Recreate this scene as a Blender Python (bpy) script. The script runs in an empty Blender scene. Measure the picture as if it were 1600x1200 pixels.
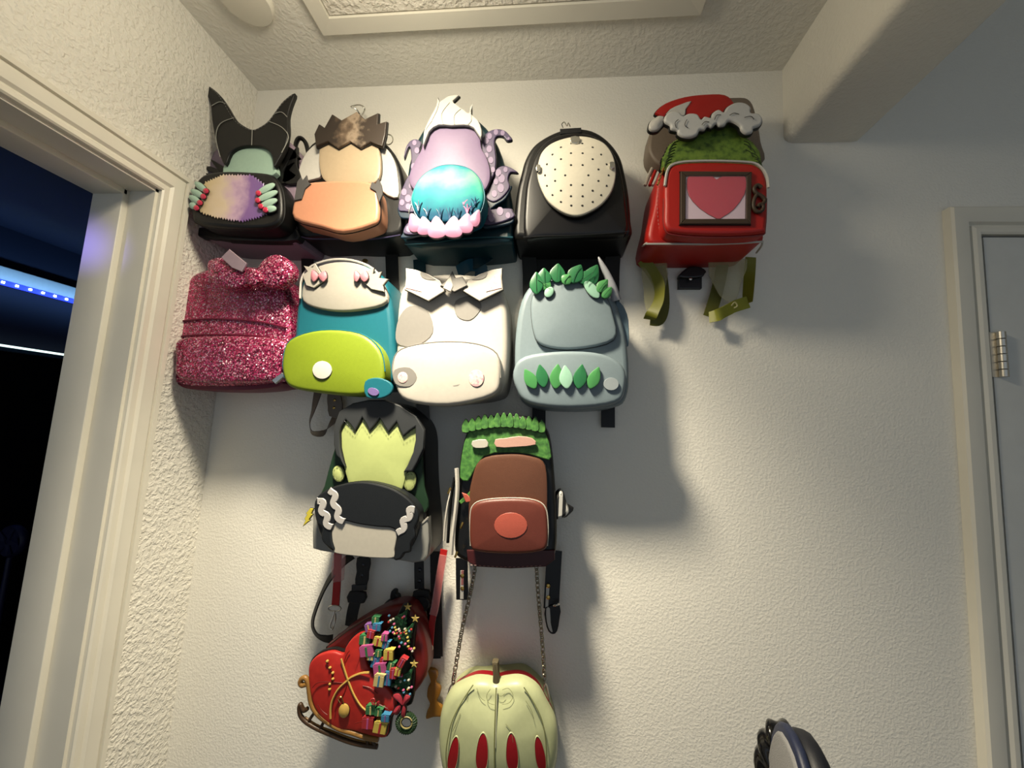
import bpy, bmesh, math, random
from mathutils import Vector, Matrix
from mathutils.geometry import delaunay_2d_cdt
random.seed(7)
SC = bpy.context.scene
COL = SC.collection
# ------------------------------------------------------------------ camera
D, H, F = 0.9, 1.63, 610.0
pa, ya, ra = -0.10658467, 0.10783593, 0.0561904
Rx = Matrix(((1,0,0),(0,math.cos(pa),-math.sin(pa)),(0,math.sin(pa),math.cos(pa))))
Ry = Matrix(((math.cos(ya),0,math.sin(ya)),(0,1,0),(-math.sin(ya),0,math.cos(ya))))
Rz = Matrix(((math.cos(ra),-math.sin(ra),0),(math.sin(ra),math.cos(ra),0),(0,0,1)))
R = Rz @ Rx @ Ry
CAM = Vector((0, -D, H))
def wv(v): return Vector((v[0], v[2], -v[1]))
cam = bpy.data.cameras.new('camera'); cam.sensor_width = 36; cam.lens = F/1600*36; cam.clip_start = .02
camo = bpy.data.objects.new('camera', cam); COL.objects.link(camo)
rt, up, bk = wv(R[0]), -wv(R[1]), -wv(R[2])
camo.matrix_world = Matrix(((rt.x,up.x,bk.x,0),(rt.y,up.y,bk.y,-D),(rt.z,up.z,bk.z,H),(0,0,0,1)))
SC.camera = camo
# ------------------------------------------------------------------ world, lights, exposure
wd = bpy.data.worlds.new('world'); SC.world = wd; wd.use_nodes = True
bgn = wd.node_tree.nodes['Background']; bgn.inputs[0].default_value = (.74,.86,1,1); bgn.inputs[1].default_value = .40
SC.view_settings.view_transform = 'Standard'; SC.view_settings.look = 'None'
SC.view_settings.gamma = 1; SC.view_settings.use_curve_mapping = False
SC.view_settings.exposure = .12
def area(name, loc, direction, power, color, sx, sy=None, shape='DISK'):
    l = bpy.data.lights.new(name, 'AREA'); l.energy = power; l.color = color; l.shape = shape; l.size = sx
    if sy: l.size_y = sy
    o = bpy.data.objects.new(name, l); COL.objects.link(o); o.location = loc
    o.rotation_euler = Vector(direction).to_track_quat('-Z','Y').to_euler(); return o
LX, LY, LZ = -.33, -.48, 2.435
def bulb(name, kind, power, loc, radius):
    l = bpy.data.lights.new(name, kind); l.energy = power; l.color = (1,.885,.67); l.shadow_soft_size = radius
    o = bpy.data.objects.new(name, l); COL.objects.link(o); o.location = loc; return o
bulb('ceiling_lamp_light', 'POINT', 5.8, (LX,LY,LZ-.075), .07)
for nm, pw, deg, aim in (('lamp_fill_wide', 27, 150, (.12,.42,-1)), ('lamp_fill_inner', 122, 92, (.12,.20,-1))):  # extra spots at the lamp position, added to brighten the lower wall
    dn = bulb(nm, 'SPOT', pw, (LX,LY,LZ-.075), .07); dn.data.spot_size = math.radians(deg); dn.data.spot_blend = 1
    dn.rotation_euler = Vector(aim).to_track_quat('-Z','Y').to_euler()
area('blue_strip_light', (-3.30,.9,2.30), (-1,0,.9), 5, (.28,.6,1), 3.6, .02, 'RECTANGLE')
sp = bpy.data.lights.new('jamb_violet_spot','SPOT'); sp.energy = 330; sp.color = (.25,.2,1); sp.spot_size = .046; sp.spot_blend = .9; sp.shadow_soft_size=.03  # unseen spot added to throw a violet patch on the door jamb
spo = bpy.data.objects.new('jamb_violet_spot', sp); COL.objects.link(spo); spo.location = (-2.6,-2.2,2.35)
spo.rotation_euler = (Vector((-.952,-.2,1.945))-spo.location).to_track_quat('-Z','Y').to_euler()
# ------------------------------------------------------------------ pixel of the 1600x1200 photograph -> point in the room
RT = R.transposed()
def ray(px, py): return wv(RT @ Vector(((px-800)/F, (py-600)/F, 1)))
def U(px, py, d=0):
    r = ray(px, py); return CAM + r*((D-d)/r.y)
def UX(px, py, x):
    r = ray(px, py); return CAM + r*(x/r.x)
def UZ(px, py, z):
    r = ray(px, py); return CAM + r*((z-H)/r.z)
# ------------------------------------------------------------------ materials
def lin(c): return c/12.92 if c <= .04045 else ((c+.055)/1.055)**2.4
def hx(h):
    if not isinstance(h, str): return (*h, 1)
    h = h.lstrip('#'); return (*[lin(int(h[i:i+2],16)/255) for i in (0,2,4)], 1)
MATS = {}
def mat(name, col, rough=.5, metal=0, bump=0, scale=400, var=0, alpha=1, emit=0, coat=0, spec=.5):
    if name in MATS: return MATS[name]
    m = bpy.data.materials.new(name); m.use_nodes = True; nt = m.node_tree; b = nt.nodes['Principled BSDF']
    c = hx(col)
    b.inputs['Base Color'].default_value = c; b.inputs['Roughness'].default_value = rough; b.inputs['Metallic'].default_value = metal
    b.inputs['Specular IOR Level'].default_value = spec
    if coat: b.inputs['Coat Weight'].default_value = coat; b.inputs['Coat Roughness'].default_value = .08
    if alpha < 1: b.inputs['Alpha'].default_value = alpha
    if emit: b.inputs['Emission Color'].default_value = c; b.inputs['Emission Strength'].default_value = emit
    tc = nt.nodes.new('ShaderNodeTexCoord')
    n = nt.nodes.new('ShaderNodeTexNoise'); n.inputs['Scale'].default_value = scale; n.inputs['Detail'].default_value = 3
    nt.links.new(tc.outputs['Object'], n.inputs['Vector'])
    if bump:
        bp = nt.nodes.new('ShaderNodeBump'); bp.inputs['Strength'].default_value = bump; bp.inputs['Distance'].default_value = .002
        nt.links.new(n.outputs['Fac'], bp.inputs['Height']); nt.links.new(bp.outputs[0], b.inputs['Normal'])
    if not emit:
        mx = nt.nodes.new('ShaderNodeMix'); mx.data_type = 'RGBA'; mx.blend_type = 'MULTIPLY'
        mx.inputs[0].default_value = var or .12
        mx.inputs[6].default_value = c; n2 = nt.nodes.new('ShaderNodeTexNoise'); n2.inputs['Scale'].default_value = scale*.15
        nt.links.new(tc.outputs['Object'], n2.inputs['Vector']); nt.links.new(n2.outputs['Fac'], mx.inputs[7])
        nt.links.new(mx.outputs[2], b.inputs['Base Color'])
    MATS[name] = m; return m
def dim(c, k): c = hx(c); return (c[0]*k, c[1]*k, c[2]*k)
def leather(name, col, rough=.42, bump=.12): return mat(name, dim(col,.62), rough, 0, bump, 900, spec=.36)
def plaster(name, col, scale, strength, dist):
    m = bpy.data.materials.new(name); m.use_nodes = True; nt = m.node_tree; b = nt.nodes['Principled BSDF']
    b.inputs['Roughness'].default_value = .62; b.inputs['Specular IOR Level'].default_value = .25
    tc = nt.nodes.new('ShaderNodeTexCoord')
    n = nt.nodes.new('ShaderNodeTexNoise'); n.inputs['Scale'].default_value = scale; n.inputs['Detail'].default_value = 2.5; n.inputs['Roughness'].default_value = .45; n.inputs['Distortion'].default_value = .3
    v = nt.nodes.new('ShaderNodeTexVoronoi'); v.feature = 'SMOOTH_F1'; v.inputs['Scale'].default_value = scale*.6
    cr = nt.nodes.new('ShaderNodeValToRGB'); cr.color_ramp.elements[0].position = .40; cr.color_ramp.elements[1].position = .66
    ad = nt.nodes.new('ShaderNodeMath'); ad.operation = 'MULTIPLY_ADD'; ad.inputs[1].default_value = -.5
    bp = nt.nodes.new('ShaderNodeBump'); bp.inputs['Strength'].default_value = strength; bp.inputs['Distance'].default_value = dist
    for t in (n, v): nt.links.new(tc.outputs['Object'], t.inputs['Vector'])
    nt.links.new(n.outputs['Fac'], cr.inputs[0]); nt.links.new(v.outputs['Distance'], ad.inputs[0]); nt.links.new(cr.outputs[0], ad.inputs[2])
    nt.links.new(ad.outputs[0], bp.inputs['Height']); nt.links.new(bp.outputs[0], b.inputs['Normal'])
    n2 = nt.nodes.new('ShaderNodeTexNoise'); n2.inputs['Scale'].default_value = 1.7; n2.inputs['Detail'].default_value = 4
    mx = nt.nodes.new('ShaderNodeMix'); mx.data_type = 'RGBA'; c = hx(col)
    mx.inputs[6].default_value = c; mx.inputs[7].default_value = (c[0]*.9, c[1]*.9, c[2]*.91, 1)
    nt.links.new(tc.outputs['Object'], n2.inputs['Vector']); nt.links.new(n2.outputs['Fac'], mx.inputs[0]); nt.links.new(mx.outputs[2], b.inputs['Base Color'])
    MATS[name] = m; return m
def ramped(name, stops, kind='noise', scale=20, rough=.35, coat=0, metal=0, axis=None, bump=0):
    """colour ramp driven by noise, voronoi cells or a straight band across the object"""
    m = bpy.data.materials.new(name); m.use_nodes = True; nt = m.node_tree; b = nt.nodes['Principled BSDF']
    b.inputs['Roughness'].default_value = rough; b.inputs['Metallic'].default_value = metal
    if coat: b.inputs['Coat Weight'].default_value = coat; b.inputs['Coat Roughness'].default_value = .06
    tc = nt.nodes.new('ShaderNodeTexCoord'); cr = nt.nodes.new('ShaderNodeValToRGB')
    els = cr.color_ramp.elements
    while len(els) < len(stops): els.new(.5)
    for e, (p, c) in zip(els, stops): e.position = p; e.color = (*dim(c,.66), 1)
    if kind == 'noise':
        t = nt.nodes.new('ShaderNodeTexNoise'); t.inputs['Scale'].default_value = scale; t.inputs['Detail'].default_value = 3; out = t.outputs['Fac']
        nt.links.new(tc.outputs['Object'], t.inputs['Vector'])
    elif kind == 'cells':
        t = nt.nodes.new('ShaderNodeTexVoronoi'); t.inputs['Scale'].default_value = scale
        sx = nt.nodes.new('ShaderNodeSeparateColor'); nt.links.new(t.outputs['Color'], sx.inputs[0]); out = sx.outputs[0]
        nt.links.new(tc.outputs['Object'], t.inputs['Vector'])
        # every cell is a little disc leaning its own way
        vm = nt.nodes.new('ShaderNodeVectorMath'); vm.operation = 'SUBTRACT'; vm.inputs[1].default_value = (.5,.5,.5)
        vs = nt.nodes.new('ShaderNodeVectorMath'); vs.operation = 'SCALE'; vs.inputs['Scale'].default_value = .9
        ge = nt.nodes.new('ShaderNodeNewGeometry'); va = nt.nodes.new('ShaderNodeVectorMath'); va.operation = 'ADD'
        vn = nt.nodes.new('ShaderNodeVectorMath'); vn.operation = 'NORMALIZE'
        nt.links.new(t.outputs['Color'], vm.inputs[0]); nt.links.new(vm.outputs[0], vs.inputs[0]); nt.links.new(ge.outputs['Normal'], va.inputs[0])
        nt.links.new(vs.outputs[0], va.inputs[1]); nt.links.new(va.outputs[0], vn.inputs[0]); nt.links.new(vn.outputs[0], b.inputs['Normal'])
    else:
        t = nt.nodes.new('ShaderNodeSeparateXYZ'); nt.links.new(tc.outputs['Generated'], t.inputs[0])
        n = nt.nodes.new('ShaderNodeTexNoise'); n.inputs['Scale'].default_value = scale; n.inputs['Detail'].default_value = 4
        nt.links.new(tc.outputs['Object'], n.inputs['Vector'])
        ad = nt.nodes.new('ShaderNodeMath'); ad.operation = 'MULTIPLY_ADD'; ad.inputs[1].default_value = .5
        sb = nt.nodes.new('ShaderNodeMath'); sb.operation = 'SUBTRACT'; sb.inputs[1].default_value = .25
        nt.links.new(n.outputs['Fac'], ad.inputs[0]); nt.links.new(t.outputs[axis], sb.inputs[0]); nt.links.new(sb.outputs[0], ad.inputs[2]); out = ad.outputs[0]
    nt.links.new(out, cr.inputs[0]); nt.links.new(cr.outputs[0], b.inputs['Base Color'])
    MATS[name] = m; return m
WALL = plaster('wall_plaster', '#e3e0d6', 185, .22, .0018)
WALLL = plaster('left_wall_plaster', '#e3e0d6', 125, .62, .0026)
CEIL = plaster('ceiling_plaster', '#e3e0d6', 110, .36, .0024)
HATCHM = plaster('hatch_plaster', '#dcd7cb', 95, .7, .003)
TRIM = mat('trim_paint', '#d9d5c8', .38, 0, .03, 60)
DOORM = mat('door_paint', '#c9cac6', .42, 0, .05, 200)
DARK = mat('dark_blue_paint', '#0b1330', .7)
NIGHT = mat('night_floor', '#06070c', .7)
BLACK = leather('black_leather', '#121213', .38)
BLACK2 = leather('soft_black_leather', '#17181b', .5)
INK = mat('ink_edge', '#0c0c0d', .5)
STRAPB = mat('black_webbing', '#0f0f10', .7, 0, .4, 1500)
SILVER = mat('silver_metal', '#c9c7c0', .22, 1)
NICKEL = mat('satin_nickel', '#cfcabf', .35, 1)
GOLD = mat('gold_metal', '#c9a860', .25, 1)
THREAD = mat('grey_thread', '#8f8f88', .8)
WRAP = mat('clear_plastic_wrap', '#e8e6dd', .12, 0, .5, 60, alpha=.28)
# ------------------------------------------------------------------ object helpers
ROOT = {}
def rootloc(p):
    while p is not None and p.parent is not None: p = p.parent
    return Vector(p.location) if p is not None else Vector((0,0,0))
def link(name, me, m, parent=None):
    o = bpy.data.objects.new(name, me); COL.objects.link(o)
    if m and not me.materials: me.materials.append(m)
    if parent is not None: o.parent = parent
    return o
FRONT = {}
def mesh(name, vs, fs, m, parent=None, smooth=False, angle=40, weld=0):
    l = rootloc(parent); me = bpy.data.meshes.new(name)
    me.from_pydata([tuple(Vector(v)-l) for v in vs], [], fs)
    bm = bmesh.new(); bm.from_mesh(me)
    if weld: bmesh.ops.remove_doubles(bm, verts=bm.verts, dist=weld)
    bmesh.ops.recalc_face_normals(bm, faces=bm.faces)
    if smooth:
        for f in bm.faces: f.smooth = True
        for e in bm.edges:
            if len(e.link_faces) == 2 and e.calc_face_angle(0) > math.radians(angle): e.smooth = False
    bm.to_mesh(me); bm.free()
    return link(name, me, m, parent)
def thing(name, label, cat, loc, group=None):
    o = bpy.data.objects.new(name, None); COL.objects.link(o); o.location = loc; o.empty_display_size = .02
    o['label'] = label; o['category'] = cat
    if group: o['group'] = group
    return o
def tag(o, label, cat, group=None):
    o['label'] = label; o['category'] = cat
    if group: o['group'] = group
    return o
def struct(o): o['kind'] = 'structure'; return o
def S(pts, n=5, closed=True):
    """smooth curve through the points"""
    out = []; N = len(pts); rng = range(N) if closed else range(N-1)
    g = (lambda i: pts[i % N]) if closed else (lambda i: pts[min(max(i,0),N-1)])
    for i in rng:
        p0, p1, p2, p3 = [Vector(g(i+k)) for k in (-1,0,1,2)]
        for k in range(n):
            t = k/n
            out.append(.5*((2*p1)+(p2-p0)*t+(2*p0-5*p1+4*p2-p3)*t*t+(3*p1-p0-3*p2+p3)*t**3))
    if not closed: out.append(Vector(pts[-1]))
    return out
def offset(poly, o):
    """move a closed (x,z) outline inwards by o"""
    N = len(poly); A = sum(poly[i].x*poly[(i+1)%N].y-poly[(i+1)%N].x*poly[i].y for i in range(N)); s = 1 if A > 0 else -1
    out = []
    for i in range(N):
        a, b, c = poly[i-1], poly[i], poly[(i+1)%N]
        e1, e2 = (b-a), (c-b)
        if e1.length < 1e-9 or e2.length < 1e-9: out.append(b.copy()); continue
        n1 = Vector((-e1.y, e1.x)).normalized()*s; n2 = Vector((-e2.y, e2.x)).normalized()*s
        n = n1+n2
        if n.length < .2: n = n1
        n.normalize(); k = max(.45, n.dot(n1)); out.append(b+n*(o/k))
    return out
def slab(name, pts, d, th, m, parent, r=.0012, seg=2, smooth=3, puff=0, edge=0, back=None):
    """a panel traced at distance d from the back wall, th thick, with rounded front edges"""
    if smooth: pts = S([(p[0],p[1]) for p in pts], smooth)
    w = [U(p[0], p[1], d) for p in pts]; poly = [Vector((q.x, q.z)) for q in w]
    cl = []
    for q in poly:
        if not cl or (q-cl[-1]).length > 2e-4: cl.append(q)
    if (cl[0]-cl[-1]).length < 2e-4: cl.pop()
    poly = cl; N = len(poly); vs = []; fs = []
    prof = []
    if back: prof.append((-th, back))
    prof.append((-th+ (back or 0), 0))
    for k in range(seg+1):
        a = k/seg*math.pi/2; prof.append((-r+r*math.sin(a), r*(1-math.cos(a))))
    for (dy, ins) in prof:
        ring = offset(poly, ins) if ins else poly
        vs += [(q.x, -(d+dy), q.y) for q in ring]
    nr = len(prof); last = offset(poly, r)
    if puff:
        c = sum(last, Vector((0,0)))/N
        for s in (.93,.82,.66,.45,.22):
            vs += [(c.x+(q.x-c.x)*s, -(d+puff*(1-s*s)), c.y+(q.y-c.y)*s) for q in last]
        nr += 5
    for j in range(nr-1):
        for i in range(N): fs.append((j*N+i, j*N+(i+1)%N, (j+1)*N+(i+1)%N, (j+1)*N+i))
    caps = len(fs)
    if puff: fs.append(tuple((nr-1)*N+i for i in range(N)))
    else:
        yy = vs[(nr-1)*N][1]; cv = [Vector((q[0],q[2])) for q in vs[(nr-1)*N:nr*N]]
        ov, oe, of = delaunay_2d_cdt(cv, [], [list(range(N))], 1, 1e-6)[:3]
        o0 = len(vs); vs += [(q.x, yy, q.y) for q in ov]; fs += [tuple(o0+i for i in f) for f in of]
    cv = [Vector((q[0],q[2])) for q in vs[:N]]; ov, oe, of = delaunay_2d_cdt(cv, [], [list(range(N))], 1, 1e-6)[:3]
    o0 = len(vs); yy = vs[0][1]; vs += [(q.x, yy, q.y) for q in ov]; fs += [tuple(o0+i for i in f) for f in of]
    o = mesh(name, vs, fs, m, parent, True, 35, 2e-6)
    if not puff:
        for p in o.data.polygons:
            if abs(p.normal.y) > .999: p.use_smooth = False
    FRONT[o.name] = d
    if name == 'body' and parent is not None: FRONT[parent.name] = d
    if edge:
        big = offset(poly, -edge); bv = [(q.x, -(d-th*.45-.0004), q.y) for q in big]+[(q.x, -(d-th), q.y) for q in big]
        bf = [(i,(i+1)%N,N+(i+1)%N,N+i) for i in range(N)]
        ov, oe, of = delaunay_2d_cdt(big, [], [list(range(N))], 1, 1e-6)[:3]
        for yy in (bv[0][1], bv[N][1]):
            o0 = len(bv); bv += [(q.x, yy, q.y) for q in ov]; bf += [tuple(o0+i for i in f) for f in of]
        depth = 0; q = parent
        while q is not None: depth += 1; q = q.parent
        mesh('edging', bv, bf, INK, o if depth < 2 else parent)
    return o
def tube_data(pts, r, sides=6, closed=False, flat=1.0):
    pts = [Vector(p) for p in pts]; n = len(pts); vs = []; fs = []
    prev = None
    for i, p in enumerate(pts):
        a = pts[(i-1) % n] if (closed or i) else p; b = pts[(i+1) % n] if (closed or i < n-1) else p
        t = (b-a).normalized() if (b-a).length > 1e-9 else Vector((1,0,0))
        ref = Vector((0,1,0)) if abs(t.y) < .95 else Vector((1,0,0))
        if prev is not None and (prev-t*prev.dot(t)).length > .1: u = (prev-t*prev.dot(t)).normalized()
        else: u = t.cross(ref).normalized()
        prev = u; v = t.cross(u)
        rr = r(i/(n-1)) if callable(r) else r
        for k in range(sides):
            an = 2*math.pi*k/sides; vs.append(p+u*rr*math.cos(an)+v*rr*flat*math.sin(an))
    m = n if closed else n-1
    for i in range(m):
        for k in range(sides):
            j = (i+1) % n; fs.append((i*sides+k, i*sides+(k+1)%sides, j*sides+(k+1)%sides, j*sides+k))
    if not closed: fs.append(tuple(range(sides))); fs.append(tuple((n-1)*sides+k for k in range(sides)))
    return vs, fs
def tube(name, pts, r, m, parent, closed=False, sides=6, smooth=0, flat=1.0):
    if smooth: pts = S(pts, smooth, closed)
    vs, fs = tube_data(pts, r, sides, closed, flat); return mesh(name, vs, fs, m, parent, True, 60)
def line(name, pts, d, r, m, parent, closed=False, smooth=4, sides=5):
    """a cord or drawn seam lying on a panel at distance d"""
    P = S(pts, smooth, closed) if smooth else pts
    if name in ('piping','purple_piping','zip_line','lower_seam') and parent.name in FRONT:
        W_ = [U(p[0], p[1], FRONT[parent.name]) for p in P]; W_ = [Vector((q.x,-d,q.z)) for q in W_]
    else: W_ = [U(p[0], p[1], p[2] if len(p) > 2 else d) for p in P]
    return tube(name, W_, r, m, parent, closed, sides)
def joined(name, parts, m, parent, smooth=True):
    V = []; Fc = []
    for vs, fs in parts:
        o = len(V); V += list(vs); Fc += [tuple(i+o for i in f) for f in fs]
    return mesh(name, V, Fc, m, parent, smooth, 50)
def stitches(pts, d, m, parent, step=3.2, r=.00045, closed=False, smooth=4, name='stitching'):
    p = [U(q[0], q[1], d) for q in (S(pts, smooth, closed) if smooth else pts)]
    if closed: p.append(p[0])
    parts = []; L = .0042; acc = 0; on = True; cur = [p[0]]
    for a, b in zip(p, p[1:]):
        seg = (b-a).length; t = 0
        while seg-t > L-acc:
            t += L-acc; q = a+(b-a)*(t/seg); cur.append(q)
            if on: parts.append(tube_data(cur, r, 4))
            on = not on; cur = [q]; acc = 0
        acc += seg-t; cur.append(b)
    o = joined(name, parts, m, parent); return o
def ribbon(name, pts, w, m, parent, th=.0016, smooth=5, n=None):
    """a strap: centre line (px,py,d) with its flat side along the wall, w wide in metres; n = list of side vectors"""
    P = [U(*p) for p in (S(pts, smooth, False) if smooth else pts)]
    vs = []; fs = []; N = len(P)
    for i, p in enumerate(P):
        t = (P[min(i+1,N-1)]-P[max(i-1,0)]).normalized()
        k = i/(N-1)*(len(n)-1) if n else 0
        if n:
            a = Vector(n[int(k)]); b = Vector(n[min(int(k)+1,len(n)-1)]); sd = a.lerp(b, k-int(k))
        else: sd = Vector((0,1,0)).cross(t)
        sd = (sd-t*sd.dot(t)).normalized(); nn = t.cross(sd)
        ww = w[0]+(w[1]-w[0])*i/(N-1) if isinstance(w, tuple) else w
        for a, b in ((-1,-1),(1,-1),(1,1),(-1,1)): vs.append(p+sd*ww/2*a+nn*th/2*b)
    for i in range(N-1):
        for k in range(4): fs.append((i*4+k, i*4+(k+1)%4, i*4+4+(k+1)%4, i*4+4+k))
    fs += [(0,1,2,3), tuple((N-1)*4+k for k in range(4))]
    return mesh(name, vs, fs, m, parent, True, 50)
def circ(cx, cy, rx, ry=None, n=20, rot=0):
    ry = ry or rx; c, s = math.cos(rot), math.sin(rot)
    return [(cx+rx*math.cos(a)*c-ry*math.sin(a)*s, cy+rx*math.cos(a)*s+ry*math.sin(a)*c) for a in [2*math.pi*k/n for k in range(n)]]
def disc(name, cx, cy, r, d, th, m, parent, ry=None, rot=0, puff=0, n=16, edge=0): return slab(name, circ(cx,cy,r,ry,n,rot), d, th, m, parent, .0004, 1, 0, puff, edge)
def box_data(lo, hi):
    (a,b,c),(x,y,z) = lo, hi
    return [(a,b,c),(x,b,c),(x,y,c),(a,y,c),(a,b,z),(x,b,z),(x,y,z),(a,y,z)], [(0,1,2,3),(4,5,6,7),(0,1,5,4),(1,2,6,5),(2,3,7,6),(3,0,4,7)]
def boxes(name, bs, m, parent=None, bev=0):
    o = joined(name, [box_data(*b) for b in bs], m, parent, False)
    if bev:
        bm = bmesh.new(); bm.from_mesh(o.data); bmesh.ops.bevel(bm, geom=bm.edges[:], offset=bev, segments=3, affect='EDGES', profile=.5)
        for f in bm.faces: f.smooth = True
        bm.to_mesh(o.data); bm.free()
    return o
def lathe(name, prof, c, m, parent, axis='y', n=24, flip=1):
    """prof: (radius, height) pairs along an axis"""
    vs = []; fs = []; c = Vector(c)
    for r, h in prof:
        for k in range(n):
            a = 2*math.pi*k/n; x, y = r*math.cos(a), r*math.sin(a)
            vs.append(c+(Vector((x,-h,y)) if axis == 'y' else Vector((x,y,h)) if axis == 'z' else Vector((h,x,y))))
    for j in range(len(prof)-1):
        for k in range(n): fs.append((j*n+k, j*n+(k+1)%n, (j+1)*n+(k+1)%n, (j+1)*n+k))
    fs += [tuple(range(n)), tuple((len(prof)-1)*n+k for k in range(n))]
    return mesh(name, vs, fs, m, parent, True, 45)
def rivet(px, py, d, m, parent, r=.0035): return lathe('rivet', [(r,0),(r,.0008),(r*.7,.0016),(r*.2,.002)], U(px,py,d), m, parent, n=14)
def sweep(name, prof, path, m, parent=None):
    """prof: list of functions is overkill - straight mitred mouldings: path of (origin, u, v) frames"""
    vs = []; fs = []; n = len(prof)
    for (o, u, v) in path:
        for a, b in prof: vs.append(Vector(o)+Vector(u)*a+Vector(v)*b)
    for j in range(len(path)-1):
        for k in range(n): fs.append((j*n+k, j*n+(k+1)%n, (j+1)*n+(k+1)%n, (j+1)*n+k))
    fs += [tuple(range(n)), tuple((len(path)-1)*n+k for k in range(n))]
    return mesh(name, vs, fs, m, parent, True, 25)
from mathutils.bvhtree import BVHTree
def hit(o, px, py):
    """distance from the back wall of the point of a finished panel seen at this pixel"""
    l = rootloc(o); t = BVHTree.FromPolygons([tuple(v.co+l) for v in o.data.vertices], [tuple(p.vertices) for p in o.data.polygons])
    h = t.ray_cast(CAM, ray(px,py).normalized())[0]; return -h.y if h else .15
# ================================================================== THE SETTING
XL, ZC = -.844, 2.505
struct(boxes('wall_back', [((XL-.13,0,0),(2.3,.12,3.2))], WALL))
struct(boxes('wall_left', [((XL-.13,-.20,0),(XL,0,3.2)), ((XL-.13,-1.02,2.09),(XL,-.20,3.2)), ((XL-.13,-2.4,0),(XL,-1.02,3.2))], WALLL))
struct(boxes('floor', [((-3.6,-2.6,-.05),(2.3,.12,0))], mat('floor_carpet', '#8a8172', .9, 0, .6, 300)))
struct(boxes('ceiling', [((XL,-2.4,ZC),(.52,0,ZC+.1)), ((.60,-2.4,3.0),(2.3,0,3.1))], CEIL))
bmo = boxes('trim_1', [((.506,-2.4,2.318),(.672,.05,3.02))], plaster('beam_plaster', '#e3e0d6', 140, .22, .002), None, .018); struct(bmo)
struct(boxes('wall_right', [((2.2,-2.4,0),(2.3,0,3.1))], WALL))
# ceiling hatch: four mitred boards and a textured panel
hx0, hx1, hy0, hy1, wt = -.56, .266, -.149, -.40, .033
hatch = thing('ceiling_hatch', 'white framed access hatch with a textured panel in the ceiling', 'hatch', (-.147,-.27,ZC))
for a in (((hx0,hy0),(hx1,hy0),(hx1-wt,hy0-wt),(hx0+wt,hy0-wt)), ((hx1,hy0),(hx1,hy1),(hx1-wt,hy1+wt),(hx1-wt,hy0-wt)), ((hx1,hy1),(hx0,hy1),(hx0+wt,hy1+wt),(hx1-wt,hy1+wt)), ((hx0,hy1),(hx0,hy0),(hx0+wt,hy0-wt),(hx0+wt,hy1+wt))):
    vs = [(x,y,ZC-.012) for x,y in a]+[(x,y,ZC+.001) for x,y in a]
    vs[2] = (*a[2], ZC-.009); vs[3] = (*a[3], ZC-.009)
    mesh('frame_board', vs, [(0,1,2,3),(4,5,6,7),(0,1,5,4),(1,2,6,5),(2,3,7,6),(3,0,4,7)], TRIM, hatch)
boxes('hatch_panel', [((hx0+wt+.003,hy1+wt+.003,ZC-.004),(hx1-wt-.003,hy0-wt-.003,ZC+.001))], HATCHM, hatch)
# round cover on the ceiling by the left wall
lathe_c = UZ(385,-4,ZC)
cv = lathe('round_ceiling_cover', [(.052,.0),(.052,.010),(.049,.014),(.03,.016),(.005,.0165)], (lathe_c.x,lathe_c.y,ZC), TRIM, None, 'z', 40)
for v in cv.data.vertices: v.co.z = 2*ZC-v.co.z
tag(cv, 'round flat white cover plate on the ceiling beside the hatch', 'ceiling cover')
# flush ceiling lamp (out of the frame, it lights the wall)
lamp = thing('ceiling_lamp', 'flush round ceiling lamp with a white rim above the bags', 'lamp', (LX,LY,ZC))
lathe('lamp_rim', [(.06,ZC),(.06,ZC-.02),(.03,ZC-.03),(.03,LZ),(.045,LZ-.004),(.045,LZ-.012)], (LX,LY,0), TRIM, lamp, 'z', 32)
# --- left doorway: jamb, stop, casing
JY, JX = -.20, XL-.13
dw = bpy.data.objects.new('door_1', None); COL.objects.link(dw); dw.location = (XL,-.6,0); struct(dw)
boxes('jamb', [((JX-.004,JY-.016,0),(XL+.001,JY,2.09)), ((JX-.004,-1.02,0),(XL+.001,-1.004,2.09)), ((JX-.004,-1.02,2.074),(XL+.001,JY,2.09))], TRIM, dw)
boxes('door_stop', [((JX,JY-.028,0),(JX+.072,JY-.015,2.074)), ((JX,-1.005,0),(JX+.072,-.992,2.074)), ((JX,-1.0,2.062),(JX+.072,JY-.02,2.075))], TRIM, dw, .0015)
# moulded casing: a = distance from the inner edge outwards, b = thickness off the wall
CP = [(0,0),(0,.009),(.003,.0115),(.010,.012),(.012,.0095),(.015,.0095),(.020,.014),(.030,.0165),(.040,.0165),(.043,.015),(.0445,.011),(.046,.011),(.0475,.017),(.056,.017),(.058,.015),(.058,0)]
i0, i1 = JY-.010, 2.080
nx = Vector((1,0,0))
sweep('door_casing', CP, [((XL,i0,0),(0,1,0),nx),((XL,i0,i1),(0,1,1),nx),((XL,-1.010,i1),(0,-1,1),nx),((XL,-1.010,0),(0,-1,0),nx)], TRIM, dw)
sk = U(20,1193,.217); boxes('strike_plate', [((sk.x-.012,JY-.0185,sk.z-.055),(sk.x+.012,JY-.0155,sk.z))], NICKEL, dw, .001)
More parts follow.
